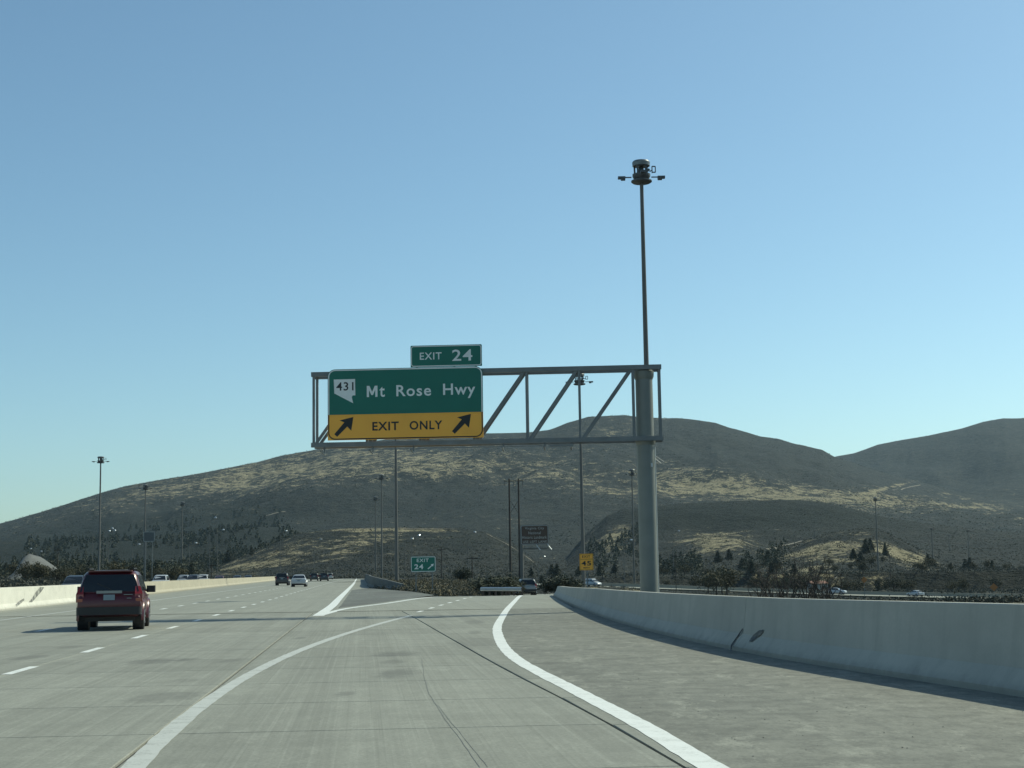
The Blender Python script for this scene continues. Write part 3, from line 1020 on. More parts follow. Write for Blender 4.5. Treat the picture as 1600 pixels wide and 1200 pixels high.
for i in range(len(rb_path) - 1):
    rb_len.append(rb_len[-1] + (Vector(rb_path[i + 1]) - Vector(rb_path[i])).length)
def at_len(yv):
    return float(np.interp(yv, [p[1] for p in rb_path], rb_len))
hs = [(at_len(y), h) for y, h in ((-8, 1.04), (17, 1.03), (26, 0.97), (35, 0.93), (45, 0.88), (56, 0.82), (75, 0.68), (90, 0.58), (95.5, 0.50))]
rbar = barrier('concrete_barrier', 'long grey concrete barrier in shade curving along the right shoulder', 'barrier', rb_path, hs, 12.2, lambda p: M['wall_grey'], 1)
lp = [(float(wall_x(y)), float(y), 0.0) for y in np.arange(20, 445, 8.0)]
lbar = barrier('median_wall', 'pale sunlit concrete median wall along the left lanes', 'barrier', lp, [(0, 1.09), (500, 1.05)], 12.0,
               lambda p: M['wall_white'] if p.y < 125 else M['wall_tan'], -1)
gb = [(-10.4, 139, 0), (-11.6, 144, 0), (-13.2, 151, 0), (-15.0, 160, 0), (-17.2, 180, 0), (-20.0, 210, 0), (-24.0, 250, 0), (-31, 320, 0), (-37, 380, 0)]
gbar = barrier('gore_barrier', 'short dark grey concrete barrier beginning at the gore brush', 'barrier', gb, [(0, 0.5), (10, 0.85), (22, 1.15), (60, 1.25), (400, 1.25)], 12.0, lambda p: M['wall_dark'], 1)
cb = [tuple(q + n * 5.3) for q, n in XL]
cb = [(x, y, z + 0.02) for x, y, z in cb]
cbar = barrier('roadside_wall', 'low tan concrete wall along the far connector road', 'barrier', cb[12:-4], [(0, 0.8), (500, 0.8)], 14.0, lambda p: M['wall_tan'], -1)

# scuffs of rubber on the walls: thin marks standing 2 mm proud
def on_wall(px, py, path_fn, side, h):
    """place on the sloped face of a barrier met by the ray through a pixel"""
    d = ray(px, py)
    best = None
    for y in np.arange(8, 140, 0.05):
        t = y / d[1]
        x, z = d[0] * t, EYE + d[2] * t
        if z < 0.05 or z > h:
            continue
        f = float(path_fn(y)) + side * (0.16 * min(1, max(0, (z - 0.075) / 0.225)) + 0.08 * max(0, (z - 0.3) / (h - 0.3)))
        e = abs(x - f)
        if best is None or e < best[0]:
            best = (e, x, y, z)
    return Vector(best[1:]) if best else Vector((0, 20, 0.5))
def scuff(pts, path_fn, side, h, mat, parent, off):
    P = [on_wall(px, py, path_fn, side, h) for px, py in pts]
    P = [p + off for p in P]
    base = parent.location
    me = bpy.data.meshes.new('scuff_mark')
    me.from_pydata([tuple(p - base) for p in P], [], [tuple(range(len(P)))])
    return mkobj('scuff_mark', me, mat, parent)
M['rubber'] = paint('rubber_scuff', (0.055, 0.053, 0.05), 0.9, (0.30, 0.29, 0.26))
M['rubber_pale'] = paint('rubber_scuff_on_pale_wall', (0.12, 0.115, 0.10), 0.9, (0.60, 0.58, 0.48))
scuff([(1170, 1002), (1176, 993), (1186, 985), (1193, 984), (1192, 989), (1184, 996), (1175, 1003)], barr, 1, 1.0, M['rubber'], rbar, Vector((-0.004, -0.02, 0.003)))
scuff([(1141, 1017), (1142, 1008), (1152, 995), (1160, 982), (1161, 983), (1153, 997), (1144, 1010), (1143, 1018)], barr, 1, 1.0, M['rubber'], rbar, Vector((-0.004, -0.02, 0.003)))
scuff([(45, 941), (50, 935), (56, 925), (63, 917), (69, 918), (64, 925), (57, 933), (50, 941)], wall_x, -1, 1.08, M['rubber_pale'], lbar, Vector((0.012, -0.02, 0.004)))
scuff([(24, 945), (29, 940), (37, 935), (38, 938), (31, 944), (26, 948)], wall_x, -1, 1.08, M['rubber_pale'], lbar, Vector((0.012, -0.02, 0.004)))

# dirt tracks and benches on the slopes, draped over the terrain
def hit_terrain(px, py, d0):
    d = ray(px, py)
    y = np.arange(d0, 4600, 4.0)
    t = y / d[1]
    x = d[0] * t
    z = EYE + d[2] * t
    below = np.nonzero(z < terrain_z(x, y))[0]
    return (x[below[0]], y[below[0]]) if len(below) else None
def track(label, pts, d0, w):
    P = []
    for i in range(len(pts) - 1):
        for k in range(6):
            a, b = [pts[i][j] + (pts[i + 1][j] - pts[i][j]) * k / 6 for j in (0, 1)]
            h = hit_terrain(a, b + 1.0, d0)
            if h and (not P or abs(h[1] - P[-1][1]) < 140):
                P.append(h)
    if len(P) < 3:
        return
    A = np.array(P)
    for _ in range(3):
        A[1:-1] = (A[:-2] + 2 * A[1:-1] + A[2:]) / 4
    vs = []
    for i in range(len(A)):
        d = A[min(i + 1, len(A) - 1)] - A[max(i - 1, 0)]
        n = np.array([-d[1], d[0]]) / max(1e-6, np.hypot(*d)) * w / 2
        for s_ in (-1, 1):
            q = A[i] + n * s_
            vs.append((q[0], q[1], float(terrain_z(q[0], q[1])) + 0.35))
    me = bpy.data.meshes.new('dirt_track')
    me.from_pydata(vs, [], [(2 * k, 2 * k + 1, 2 * k + 3, 2 * k + 2) for k in range(len(A) - 1)])
    tag(mkobj('dirt_track', me, M['track']), label, None, None, 'structure')
track('pale dirt track along the crest of the right tan mound', [(1200, 859), (1230, 851), (1265, 842), (1300, 834), (1335, 829), (1362, 829)], 480, 3.0)
track('short pale dirt track on the slope above the left ridge', [(416, 806), (430, 802), (449, 799)], 900, 3.0)
track('dirt bench road crossing the slope behind the gore', [(525, 827), (570, 826), (615, 826), (660, 826), (720, 827)], 700, 2.5)
track('dirt track falling from the bench towards the ramp', [(760, 834), (790, 849), (815, 865), (838, 882)], 600, 1.4)
track('pale track climbing the saddle before the right hill', [(1395, 765), (1420, 761), (1442, 756)], 1800, 2.5)

# ------------------------------------------------------------------ overhead gantry
GD = 57.0
gx = at(1014, 900, GD)[0]
GROT = R(-3.0)
gantry = thing('sign_gantry', 'grey steel cantilever truss gantry on a thick post behind the barrier', 'gantry', (gx, GD, -0.3), GROT)
def gz(px, py):                       # height above the gantry's foot at its distance
    return at(px, py, GD)[2] + 0.3
def glx(px, py):                      # place along the arm
    d = ray(px, py)
    # intersect with the vertical plane of the arm
    c, s_ = math.cos(GROT), math.sin(GROT)
    # point = (gx,GD) + l*(c,s_)
    # d0*t = gx + l c ; d1*t = GD + l s_
    A = np.array([[d[0], -c], [d[1], -s_]])
    t, l = np.linalg.solve(A, np.array([gx, GD]))
    return l, EYE + d[2] * t + 0.3
PH = gz(1014, 577)
pm = MB()
pm.lathe([(0.335, 0), (0.335, 1.0), (0.318, PH - 0.02), (0.318, PH)], n=28)
pm.build('post', M['post'], gantry, True)
MB().lathe([(0.46, 0.0), (0.46, 0.07), (0.36, 0.08), (0.345, 0.3)], n=24).build('base_flange', M['post'], gantry, True)
_, zb = glx(1014, 686.3)
_, zt = glx(1014, 575.5)
for zc in (zt - 0.22, zb - 0.02):
    MB().lathe([(0.33, -0.2), (0.37, -0.10), (0.38, 0.10), (0.34, 0.12)], (0, 0, zc), 24).build('collar', M['post'], gantry, True)
xL, _ = glx(493, 640)
xR, _ = glx(1031, 640)
pxs = [493, 575.5, 658.5, 741.5, 824, 906, 990]
nodes = [glx(p, 640)[0] for p in pxs] + [xR]
HALF = 0.36
for yy in (-HALF, HALF):
    MB().beam((xL - 0.09, yy, zt), (xR + 0.08, yy, zt), 0.16, 0.17).build('top_chord', M['steel'], gantry)
    MB().beam((xL - 0.09, yy, zb), (xR + 0.08, yy, zb), 0.16, 0.17).build('bottom_chord', M['steel'], gantry)
    for x in nodes:
        MB().beam((x, yy, zb + 0.085), (x, yy, zt - 0.085), 0.09, 0.09).build('vertical_brace', M['steel'], gantry)
    for i in range(len(nodes) - 2):
        MB().beam((nodes[i] + 0.10, yy, zb + 0.07), (nodes[i + 1] - 0.10, yy, zt - 0.07), 0.085, 0.105).build('diagonal_brace', M['steel'], gantry)
for x in nodes:
    for z in (zb, zt):
        if abs(x) > 0.5:
            MB().beam((x, -HALF + 0.08, z), (x, HALF - 0.08, z), 0.07, 0.07).build('tie_bar', M['steel'], gantry)
for px in (510, 585, 648, 788, 852, 893):
    x, _ = glx(px, 700)
    b = MB()
    b.beam((x, -HALF - 0.02, zb - 0.09), (x, -HALF - 0.02, zb - 0.36), 0.05, 0.05)
    b.beam((x, -HALF - 0.02, zb - 0.36), (x, -HALF - 0.95, zb - 0.30), 0.05, 0.05)
    b.beam((x, -HALF - 0.02, zb - 0.12), (x, -HALF - 0.45, zb - 0.31), 0.03, 0.03)
    b.build('light_bracket', M['steel'], gantry)
xa, _ = glx(860, 698)
xb, _ = glx(897, 698)
MB().beam((xa, -HALF - 0.90, zb - 0.27), (xb, -HALF - 0.90, zb - 0.27), 0.10, 0.07).build('walkway_rail', M['steel'], gantry)
xc, _ = glx(585, 698)
MB().beam((xc, -HALF - 0.90, zb - 0.27), (xa - 0.2, -HALF - 0.90, zb - 0.27), 0.03, 0.03).build('walkway_rail', M['steel'], gantry)
MB().tube((0.345, 0.05, 0.2), (0.345, 0.05, zb - 0.3), 0.022, n=6).build('conduit', M['bright'], gantry)
w = MB()
w.tube((0.34, 0, zb - 0.62), (0.66, -0.1, zb - 0.85), 0.011, n=5)
w.tube((0.34, 0, zb - 0.72), (0.56, -0.1, zb - 0.92), 0.011, n=5)
w.build('cable', M['sign_back'], gantry)
MB().box((0.20, -0.325, zb - 0.98), (0.06, 0.03, 0.14)).build('inspection_cover', M['bright'], gantry)

# ------------------------------------------------------------------ overhead sign (stands on the truss)
x0, zA = glx(516, 686)
x1, _ = glx(757, 683)
K = (x1 - x0) / 1285.0                # metres per measured unit
zTop = zt - 0.02 + (glx(757, 576)[1] - zt) * 0 + 0.02
xs0, ztop = glx(640, 577.5)
_, zbot = glx(640, 685.5)
zbot -= 0.05
sign = thing('overhead_sign', 'green and yellow overhead exit sign reading Mt Rose Hwy on the gantry truss', 'sign', gantry.location, GROT)
YF = -HALF - 0.18                     # front of the panels
H_ = ztop - zbot
V = H_ / 570.0
def U(u):
    return x0 + u * K
def Z(v):
    return ztop - v * V
MB().slabxz(rrect_pts(U(0), U(1285), Z(366), Z(0), 60 * K, (0, 0, 1, 1)), YF, YF + 0.05).build('green_panel', M['green'], sign)
MB().slabxz([(U(0), Z(570)), (U(1285), Z(570)), (U(1285), Z(366.5)), (U(0), Z(366.5))], YF, YF + 0.05).build('yellow_panel', M['yellow'], sign)
YB = YF - 0.003
def frame_open(u0, u1, va, vb, r, t, top):
    """three sided border with two round corners; top=True keeps the upper ones"""
    def pts(i):
        P = []
        a, b, c, d = U(u0 + i), U(u1 - i), Z(va + (i if top else 0)), Z(vb - (0 if top else i))
        rr = (r - i) * K
        if top:
            P.append((a, d))
            for k in range(9):
                an = R(180 - 90 * k / 8)
                P.append((a + rr + rr * math.cos(an), c - rr + rr * math.sin(an)))
            for k in range(9):
                an = R(90 - 90 * k / 8)
                P.append((b - rr + rr * math.cos(an), c - rr + rr * math.sin(an)))
            P.append((b, d))
        else:
            P.append((a, c))
            for k in range(9):
                an = R(180 + 90 * k / 8)
                P.append((a + rr + rr * math.cos(an), d + rr + rr * math.sin(an)))
            for k in range(9):
                an = R(270 + 90 * k / 8)
                P.append((b - rr + rr * math.cos(an), d + rr + rr * math.sin(an)))
            P.append((b, c))
        return P
    return band(pts(0), pts(t), YB, YF - 0.0005, False)
frame_open(4, 1281, 4, 366, 58, 9, True).build('border', M['sign_white'], sign)
frame_open(4, 1281, 366.5, 566, 58, 9, False).build('border', M['sign_black'], sign)
shield = [(50, 82), (228, 81), (230, 213), (208, 213), (200, 226), (212, 276), (55, 194)]
MB().slabxz([(U(u), Z(v)) for u, v in shield], YB, YF - 0.0005).build('route_marker', M['sign_white'], sign)
letters('431', U(72), U(215), Z(173), Z(105), YB, M['sign_black'], sign, 0.012)
Mx, Mz, Mw, Mh = U(325), Z(229), U(414) - U(325), Z(139) - Z(229)
MB().slabxz([(Mx + Mw * a, Mz + Mh * b) for a, b in ((0, 0), (0, 1), (.25, 1), (.5, .46), (.75, 1), (1, 1), (1, 0), (.79, 0), (.79, .63), (.58, .17), (.42, .17), (.21, .63), (.21, 0))], YF - 0.004, YF - 0.0005).build('letter', M['sign_white'], sign)
letters('t', U(430), U(475), Z(230), Z(148), YF, M['sign_white'], sign, 0.013)
letters('Rose', U(570), U(858), Z(229), Z(138), YF, M['sign_white'], sign, 0.015)
letters('Hwy', U(957), U(1223), Z(254), Z(135), YF, M['sign_white'], sign, 0.015)
letters('EXIT', U(370), U(588), Z(499), Z(430), YF, M['sign_black'], sign, 0.022)
letters('ONLY', U(678), U(948), Z(499), Z(428), YF, M['sign_black'], sign, 0.020)
arrow = [(403, 645), (288, 672), (327, 688), (245, 782), (268, 803), (352, 722), (385, 755)]
for dx, dy in ((0, 0), (972, -20)):
    P = []
    for x, y in arrow:
        xx, yy = x + dx, y + dy
        P.append((U(xx - 190), Z(yy - (262 - 20 * (xx - 190) / 1285))))
    MB().slabxz(P, YB, YF - 0.0005).build('arrow', M['sign_black'], sign)
ta, tb, tc, td = 690, 1281, -177, -3
MB().slabxz(rrect_pts(U(ta), U(tb), Z(td), Z(tc), 10 * K, (0, 0, 1, 1)), YF + 0.004, YF + 0.05).build('exit_tab', M['green'], sign)
o_ = rrect_pts(U(ta + 4), U(tb - 4), Z(td - 4), Z(tc + 4), 22 * K)
i_ = rrect_pts(U(ta + 11), U(tb - 11), Z(td - 11), Z(tc + 11), 15 * K)
band(o_, i_, YF + 0.0, YF + 0.0035).build('border', M['sign_white'], sign)
letters('EXIT', U(767), U(948), Z(-62), Z(-119), YF + 0.004, M['sign_white'], sign, 0.012)
letters('24', U(1035), U(1202), Z(-47), Z(-138), YF + 0.004, M['sign_white'], sign, 0.013)
for u in (120, 430, 740, 1050, 1230):
    top = Z(-150) if u > 700 else Z(20)
    MB().beam((U(u), YF + 0.105, Z(560)), (U(u), YF + 0.105, top), 0.06, 0.10).build('mounting_bar', M['steel'], sign)

# ------------------------------------------------------------------ road signs
def post_of(parent, x, z0, z1, w=0.08, d=0.06, y=0.06, mat='steel'):
    MB().box((x, y, (z0 + z1) / 2), (w, d, z1 - z0)).build('post', M[mat], parent)
ED = 119.0
ex, _, ezb = at(661.5, 893.5, ED)
_, _, ezt = at(661.5, 869.5, ED)
ew = 38.5 / FPX * ED
es = thing('exit_gore_sign', 'small green exit 24 arrow sign in the gore brush', 'sign', (ex, ED, -0.12), R(2))
za, zb_ = ezb + 0.12, ezt + 0.12
MB().slabxz(rrect_pts(-ew / 2, ew / 2, za, zb_, 0.12), 0, 0.03).build('panel', M['green'], es)
band(rrect_pts(-ew / 2 + 0.015, ew / 2 - 0.015, za + 0.015, zb_ - 0.015, 0.11), rrect_pts(-ew / 2 + 0.06, ew / 2 - 0.06, za + 0.06, zb_ - 0.06, 0.07), -0.003, -0.0005).build('border', M['sign_white'], es)
hh = zb_ - za
letters('EXIT', -ew * .26, ew * .22, za + hh * .64, za + hh * .86, 0, M['sign_white'], es, 0.01)
letters('24', -ew * .36, ew * .0, za + hh * .18, za + hh * .50, 0, M['sign_white'], es, 0.02)
ar = [(403, 645), (325, 662), (345, 688), (245, 782), (268, 803), (362, 706), (385, 725)]
P = [(ew * (.17 + (x - 245) / 158 * .25), za + hh * (.16 + (803 - y) / 158 * .36)) for x, y in ar]
MB().slabxz(P, -0.003, -0.0005).build('arrow', M['sign_white'], es)
for x in (-ew * .30, ew * .36):
    post_of(es, x, -0.2, zb_ - 0.1, 0.09, 0.07, 0.075)

SD = 139.0
sx, _, szb = at(916.5, 891, SD)
_, _, szt = at(916.5, 865, SD)
sw = 21.5 / FPX * SD
gz0 = float(terrain_z(sx, SD))
ss = thing('exit_speed_sign', 'orange yellow EXIT 45 MPH sign beside a tall mast beyond the barrier', 'sign', (sx, SD, gz0), R(1))
za, zb_ = szb - gz0, szt - gz0
MB().slabxz(rrect_pts(-sw / 2, sw / 2, za, zb_, 0.06), 0, 0.03).build('panel', M['yellow'], ss)
band(rrect_pts(-sw / 2 + 0.03, sw / 2 - 0.03, za + 0.03, zb_ - 0.03, 0.06), rrect_pts(-sw / 2 + 0.055, sw / 2 - 0.055, za + 0.055, zb_ - 0.055, 0.05), -0.003, -0.0005).build('border', M['sign_black'], ss)
hh = zb_ - za
letters('EXIT', -sw * .30, sw * .28, za + hh * .755, za + hh * .89, 0, M['sign_black'], ss, 0.012)
letters('45', -sw * .36, sw * .34, za + hh * .28, za + hh * .56, 0, M['sign_black'], ss, 0.025)
letters('MPH', -sw * .21, sw * .21, za + hh * .10, za + hh * .19, 0, M['sign_black'], ss, 0.012)
MB().box((0, -0.0018, za + hh * .665), (sw - 0.08, 0.002, 0.03)).build('divider', M['sign_black'], ss)
post_of(ss, 0.07, -0.2, zb_ - 0.1, 0.09, 0.07, 0.075)

BD = 218.0
bx, _, bzb = at(835.5, 851, BD)
_, _, bzt = at(835.5, 820.5, BD)
bw = 43.5 / FPX * BD
pxx = at(816, 900, BD)[0]
gz0 = float(terrain_z(pxx, BD)) - 0.1
bs = thing('brown_guide_sign', 'brown Virginia City landmark sign on a dark cantilever post above the ramp', 'sign', (pxx, BD, gz0), R(0))
cx = bx - pxx
za, zb_ = bzb - gz0, bzt - gz0
MB().slabxz(rrect_pts(cx - bw / 2, cx + bw / 2, za, zb_, 0.25), -0.35, -0.28).build('panel', M['brown'], bs)
band(rrect_pts(cx - bw / 2 + 0.03, cx + bw / 2 - 0.03, za + 0.03, zb_ - 0.03, 0.24), rrect_pts(cx - bw / 2 + 0.13, cx + bw / 2 - 0.13, za + 0.13, zb_ - 0.13, 0.16), -0.354, -0.3505).build('border', M['sign_back'], bs)
hh = zb_ - za
M['brown_text'] = plain('brown_sign_lettering', (0.42, 0.41, 0.38), 0.5, 0, 0.04)
for txt, fx0, fx1, fz0, fz1 in (('Virginia City', -.34, .34, .74, .90), ('National', -.22, .22, .53, .67), ('Historic Landmark', -.44, .43, .30, .45), ('USE LEFT LANE', -.42, .43, .09, .21)):
    letters(txt, cx + bw * fx0, cx + bw * fx1, za + hh * fz0, za + hh * fz1, -0.35, M['brown_text'], bs, 0.006)
MB().tube((0, 0, -0.3), (0, 0, zb_ - 0.5), 0.27, 0.22, 12).build('post', M['pole'], bs, True)
MB().beam((0, 0, za - 0.55), (cx + bw / 2 - 0.2, 0, za - 0.55), 0.25, 0.22).build('arm', M['pole'], bs)
MB().beam((0, 0, za + hh * .7), (cx + bw / 2 - 0.3, 0, za + hh * .7), 0.25, 0.22).build('arm', M['pole'], bs)
for fx in (0.05, 0.46):
    MB().beam((cx + bw * fx, -0.3, za - 0.02), (cx + bw * fx + 0.55, -0.9, za - 0.75), 0.09, 0.09).build('light_bracket', M['bright'], bs)

# ------------------------------------------------------------------ high mast lights
def mast_meshes(Hm, r0, r1):
    d = {}
    d['pole'] = MB().tube((0, 0, 0), (0, 0, Hm - 1.0), r0, r1, 14).mesh('pole', True)
    h = Hm - 1.7
    d['ring'] = MB().lathe([(0.16, -0.50), (0.62, -0.50), (0.74, -0.42), (0.74, -0.34), (0.52, -0.26), (0.64, -0.04), (0.64, 0.10), (0.16, 0.14)], (0, 0, h), 18).mesh('ring', True)
    hf = MB()
    for a in (20, 80, 165, 225, 300):
        x, y = 0.46 * math.cos(R(a)), 0.46 * math.sin(R(a))
        hf.beam((x, y, h + 0.08), (x * 1.05, y * 1.05, h + 0.66), 0.11, 0.11)
    hf.lathe([(0.13, 0.1), (0.20, 0.25), (0.20, 0.40), (0.12, 0.66)], (0, 0, h), 10)
    hf.beam((0.25, -0.1, h + 0.2), (0.55, -0.1, h + 0.42), 0.25, 0.16)
    d['head_frame'] = hf.mesh('head_frame')
    d['cap'] = MB().lathe([(0.50, 0.62), (0.62, 0.65), (0.64, 0.90), (0.56, 1.00), (0.30, 1.06), (0.0, 1.08)], (0, 0, h), 18).mesh('cap', True)
    al = MB()
    for p, q in (((0.78, 0.26), (1.02, 0.26)), ((1.02, 0.26), (1.02, 0.66)), ((1.02, 0.66), (0.78, 0.66)), ((0.78, 0.66), (0.78, 0.20)), ((0.60, 0.30), (0.78, 0.40))):
        al.beam((p[0], 0, h + p[1]), (q[0], 0, h + q[1]), 0.06, 0.07)
    d['antenna_loop'] = al.mesh('antenna_loop')
    lum = MB()
    lum.beam((0.7, 0, 0), (1.15, 0, 0.0), 0.07, 0.07)
    lum.box((1.40, 0, -0.02), (0.52, 0.34, 0.15))
    lum.box((1.30, 0, -0.14), (0.30, 0.28, 0.10))
    d['luminaire'] = lum.mesh('luminaire')
    return d, h
def mast(label, px, py_top, depth, py_base, mshs, h, group, big=False):
    x, y, ztop_ = at(px, py_top, depth)
    _, _, zb0 = at(px, py_base, depth)
    zg = float(terrain_z(x, y))
    sc = (ztop_ - zg + 0.3) / (mshs['H'] - 0.62)
    o = thing('high_mast_light', label, 'street light', (x, y, zg - 0.3), R(8 if big else random.uniform(-20, 20)), group)
    o.scale = (1 if big else 1.2, 1 if big else 1.2, sc)
    for nm, m_ in (('pole', 'pole'), ('ring', 'lamp'), ('head_frame', 'lamp'), ('cap', 'lamp_cap'), ('antenna_loop', 'lamp')):
        mkobj(nm, mshs[nm], M[m_], o)
    for k in range(4):
        l = mkobj('luminaire', mshs['luminaire'], M['lamp'], o, (0, 0, h - (0.05 if k % 2 else 0.10)))
        l.rotation_euler = (0, 0, R(90 * k - 8))
    return o
random.seed(5)
mm, mh = mast_meshes(30.0, 0.24, 0.125)
mm['H'] = 30.0
GM = 'high mast lights along the freeway'
mast('tallest high mast light rising behind the gantry post', 1001.5, 250, 106, 930, mm, mh, GM, True)
mast('high mast light beside the exit 45 sign, top behind the truss', 905, 583, 221, 916, mm, mh, GM)
mast('high mast light whose top hides behind the overhead sign', 618, 618, 240, 913, mm, mh, GM)
mast('tallest high mast light at left behind the median wall', 157.5, 713, 355, 900, mm, mh, GM)
mast('second tallest high mast light at left behind the median wall', 227.5, 757, 465, 900, mm, mh, GM)
mast('high mast light right of the small green exit sign line, taller of a pair', 596, 741, 455, 905, mm, mh, GM)
mast('shorter mast of the pair behind the gore barrier', 586.5, 776, 570, 905, mm, mh, GM)
mast('high mast light just left of the gantry post, far behind it', 987, 733, 430, 905, mm, mh, GM)
mast('far high mast light standing before the tan mound on the right', 1367.5, 777, 560, 925, mm, mh, GM)
mast('faint high mast light left of the gore above parked traffic', 285, 784, 560, 900, mm, mh, GM)
mast('high mast light at right between tan mound and frame edge', 1455.5, 825, 720, 918, mm, mh, GM)
mast('far high mast light before the left flank of the tan mound', 1272.5, 829, 760, 910, mm, mh, GM)
mast('rightmost far high mast light against dark brush slope', 1512, 828, 800, 904, mm, mh, GM)
mast('very faint short mast between the two rightmost masts', 1482.5, 836, 900, 902, mm, mh, GM)
mast('short far mast left of the mast before the tan mound', 1241, 836, 900, 882, mm, mh, GM)

# ------------------------------------------------------------------ street lights (small, with bright heads)
def street_light_meshes():
    p = MB().tube((0, 0, 0), (0, 0, 9.6), 0.12, 0.07, 8).mesh('pole', True)
    a = MB().beam((0, 0, 9.4), (1.9, -0.5, 9.95), 0.07, 0.07).mesh('arm')
    h = MB().lathe([(0.02, -0.14), (0.34, -0.12), (0.40, 0.02), (0.30, 0.14), (0.0, 0.20)], (2.1, -0.55, 9.98), 12).mesh('lamp_head', True)
    return p, a, h
SLM = street_light_meshes()
def street_light(label, px, py, depth):
    x, y, zt_ = at(px, py, depth)
    zg = float(terrain_z(x, y))
    o = thing('street_light', label, 'street light', (x - 1.6, y, zg), 0, 'small street lights among the trees')
    k = max(0.5, (zt_ - zg) / 10.1)
    o.scale = (min(k, 1.2), min(k, 1.2), k)
    mkobj('pole', SLM[0], M['pole'], o)
    mkobj('arm', SLM[1], M['pole'], o)
    mkobj('lamp_head', SLM[2], M['lamp_bright'], o)
for lb, px, py, d in (('bright street lamp above the pale slope paving at far left', 48, 857, 430), ('short street lamp right of the pale slope paving', 65, 861, 430),
                      ('bright street lamp left of the tallest left mast', 152, 830, 560), ('street lamp right of the tallest left mast, leftmost of a trio', 168, 829, 600),
                      ('brightest of the street lamp trio right of the tallest left mast', 176.5, 828, 600), ('top lamp of the street lamp trio right of the left mast', 173, 825, 640),
                      ('bright street lamp among trees above the maroon SUV', 214, 850, 520), ('bright street lamp right of the faint left mast', 303, 848, 560),
                      ('bright street lamp in front of dark woodland, highest at left', 334, 808, 640), ('bright street lamp on the bench below the woodland', 346, 827, 640),
                      ('street lamp above the lit left ridge', 444, 829, 620), ('street lamp on the dark slope above the sedan', 498, 842, 560),
                      ('left lamp of a pair above the small exit sign', 640, 841, 520), ('right lamp of a pair above the small exit sign', 650.5, 836, 520),
                      ('street lamp left of the twin utility poles', 738, 831, 520), ('street lamp low between brown sign and speed sign', 850, 869, 420),
                      ('street lamp left of the mast beside the gantry post', 982, 843, 520), ('street lamp right of the gantry post', 1057, 829, 620),
                      ('low lamp glint left of the white SUV on the connector road', 1309, 908, 330)):
    street_light(lb, px, py, d)

# ------------------------------------------------------------------ utility poles (H frame)
UD = 330.0
def upole():
    xa, _, zt1 = at(795.5, 748, UD)
    xb, _, _ = at(810, 750, UD)
    zg = float(terrain_z(xa, UD))
    o = thing('utility_poles', 'twin dark timber utility poles with cross bracing behind the ramp', 'utility pole', (xa, UD, zg - 0.3), 0)
    Hh = zt1 - zg + 0.3
    W = xb - xa
    for x in (0, W):
        MB().tube((x, 0, 0), (x, 0, Hh), 0.26, 0.17, 10).build('pole', M['wood'], o, True)
    MB().beam((-1.1, 0, Hh - 0.5), (W + 1.1, 0, Hh - 0.5), 0.16, 0.16).build('crossarm', M['wood'], o)
    MB().beam((0, 0, Hh - 4.5), (W, 0, Hh - 7.6), 0.08, 0.08).build('brace', M['wood'], o)
    MB().beam((W, 0, Hh - 4.5), (0, 0, Hh - 7.6), 0.08, 0.08).build('brace', M['wood'], o)
    for x in (-0.9, W / 2, W + 0.9):
        MB().lathe([(0.05, -0.9), (0.10, -0.6), (0.10, -0.1), (0.05, 0)], (x, 0, Hh - 0.58), 8).build('insulator', M['lamp'], o)
upole()
# thin marker posts and small poles on the right plain
def small_pole(label, px, py0, py1, depth, r=0.1):
    x, y, zt_ = at(px, py0, depth)
    zg = float(terrain_z(x, y))
    o = thing('utility_pole', label, 'utility pole', (x, y, zg - 0.2), 0, 'single utility poles in the valley')
    Hh = max(4.0, zt_ - zg + 0.2)
    MB().tube((0, 0, 0), (0, 0, Hh), r, r * 0.7, 8).build('pole', M['wood'], o, True)
    MB().beam((-0.9, 0, Hh - 0.5), (0.9, 0, Hh - 0.5), 0.12, 0.14).build('crossarm', M['wood'], o)
for lb, px, a, d in (('timber pole below the lamp right of the gantry post', 1055, 866, 380), ('thin pole standing on the tan strip right of the far tree', 1390, 866, 480), ('pole left of the guardrail behind the gore', 737.5, 868, 260), ('thin pole in the gore right of the small exit sign', 689.5, 855, 300),
                     ('pole beside the pale slope paving at far left', 90.5, 856, 330), ('pole in front of the lit left ridge', 331, 880, 330)):
    small_pole(lb, px, a, 0, d)

# ------------------------------------------------------------------ guardrail in front of the ramp bushes
def guardrail(label, a, b, zg, hgt):
    a, b = Vector((*a, zg)), Vector((*b, zg))
    d = b - a
    L = d.length
    o = thing('guardrail', label, 'guardrail', a, math.atan2(d.y, d.x), 'guardrails at the ramp crest')
    prof = [(0.0, 0.0), (-0.03, 0.02), (-0.085, 0.07), (-0.085, 0.11), (-0.02, 0.155), (-0.085, 0.20), (-0.085, 0.24), (-0.03, 0.29), (0.0, 0.31)]
    rings = []
    back = [(x + 0.012, z) for x, z in reversed(prof)]
    for x in (-0.15, L + 0.15):
        rings.append([(x, p[0], p[1] + hgt) for p in prof] + [(x, p[0], p[1] + hgt) for p in back])
    MB().loft(rings).build('rail', M['bright'], o)
    n = max(2, int(L / 0.95) + 1)
    for k in range(n):
        x = L * k / (n - 1)
        MB().box((x, 0.10, (hgt + 0.3) / 2 - 0.1), (0.12, 0.15, hgt + 0.5)).build('post', M['wood'], o)
g0, g1, g2 = at(753, 921, 128), at(793, 921, 124), at(814, 920.5, 121)
guardrail('longer bright steel guardrail at the ramp crest, left piece', g0[:2], g1[:2], -0.72, 0.62)
guardrail('short bright steel guardrail end beside the dark SUV on the ramp', (g1[0] - 0.2, g1[1] - 0.5), g2[:2], -0.70, 0.62)

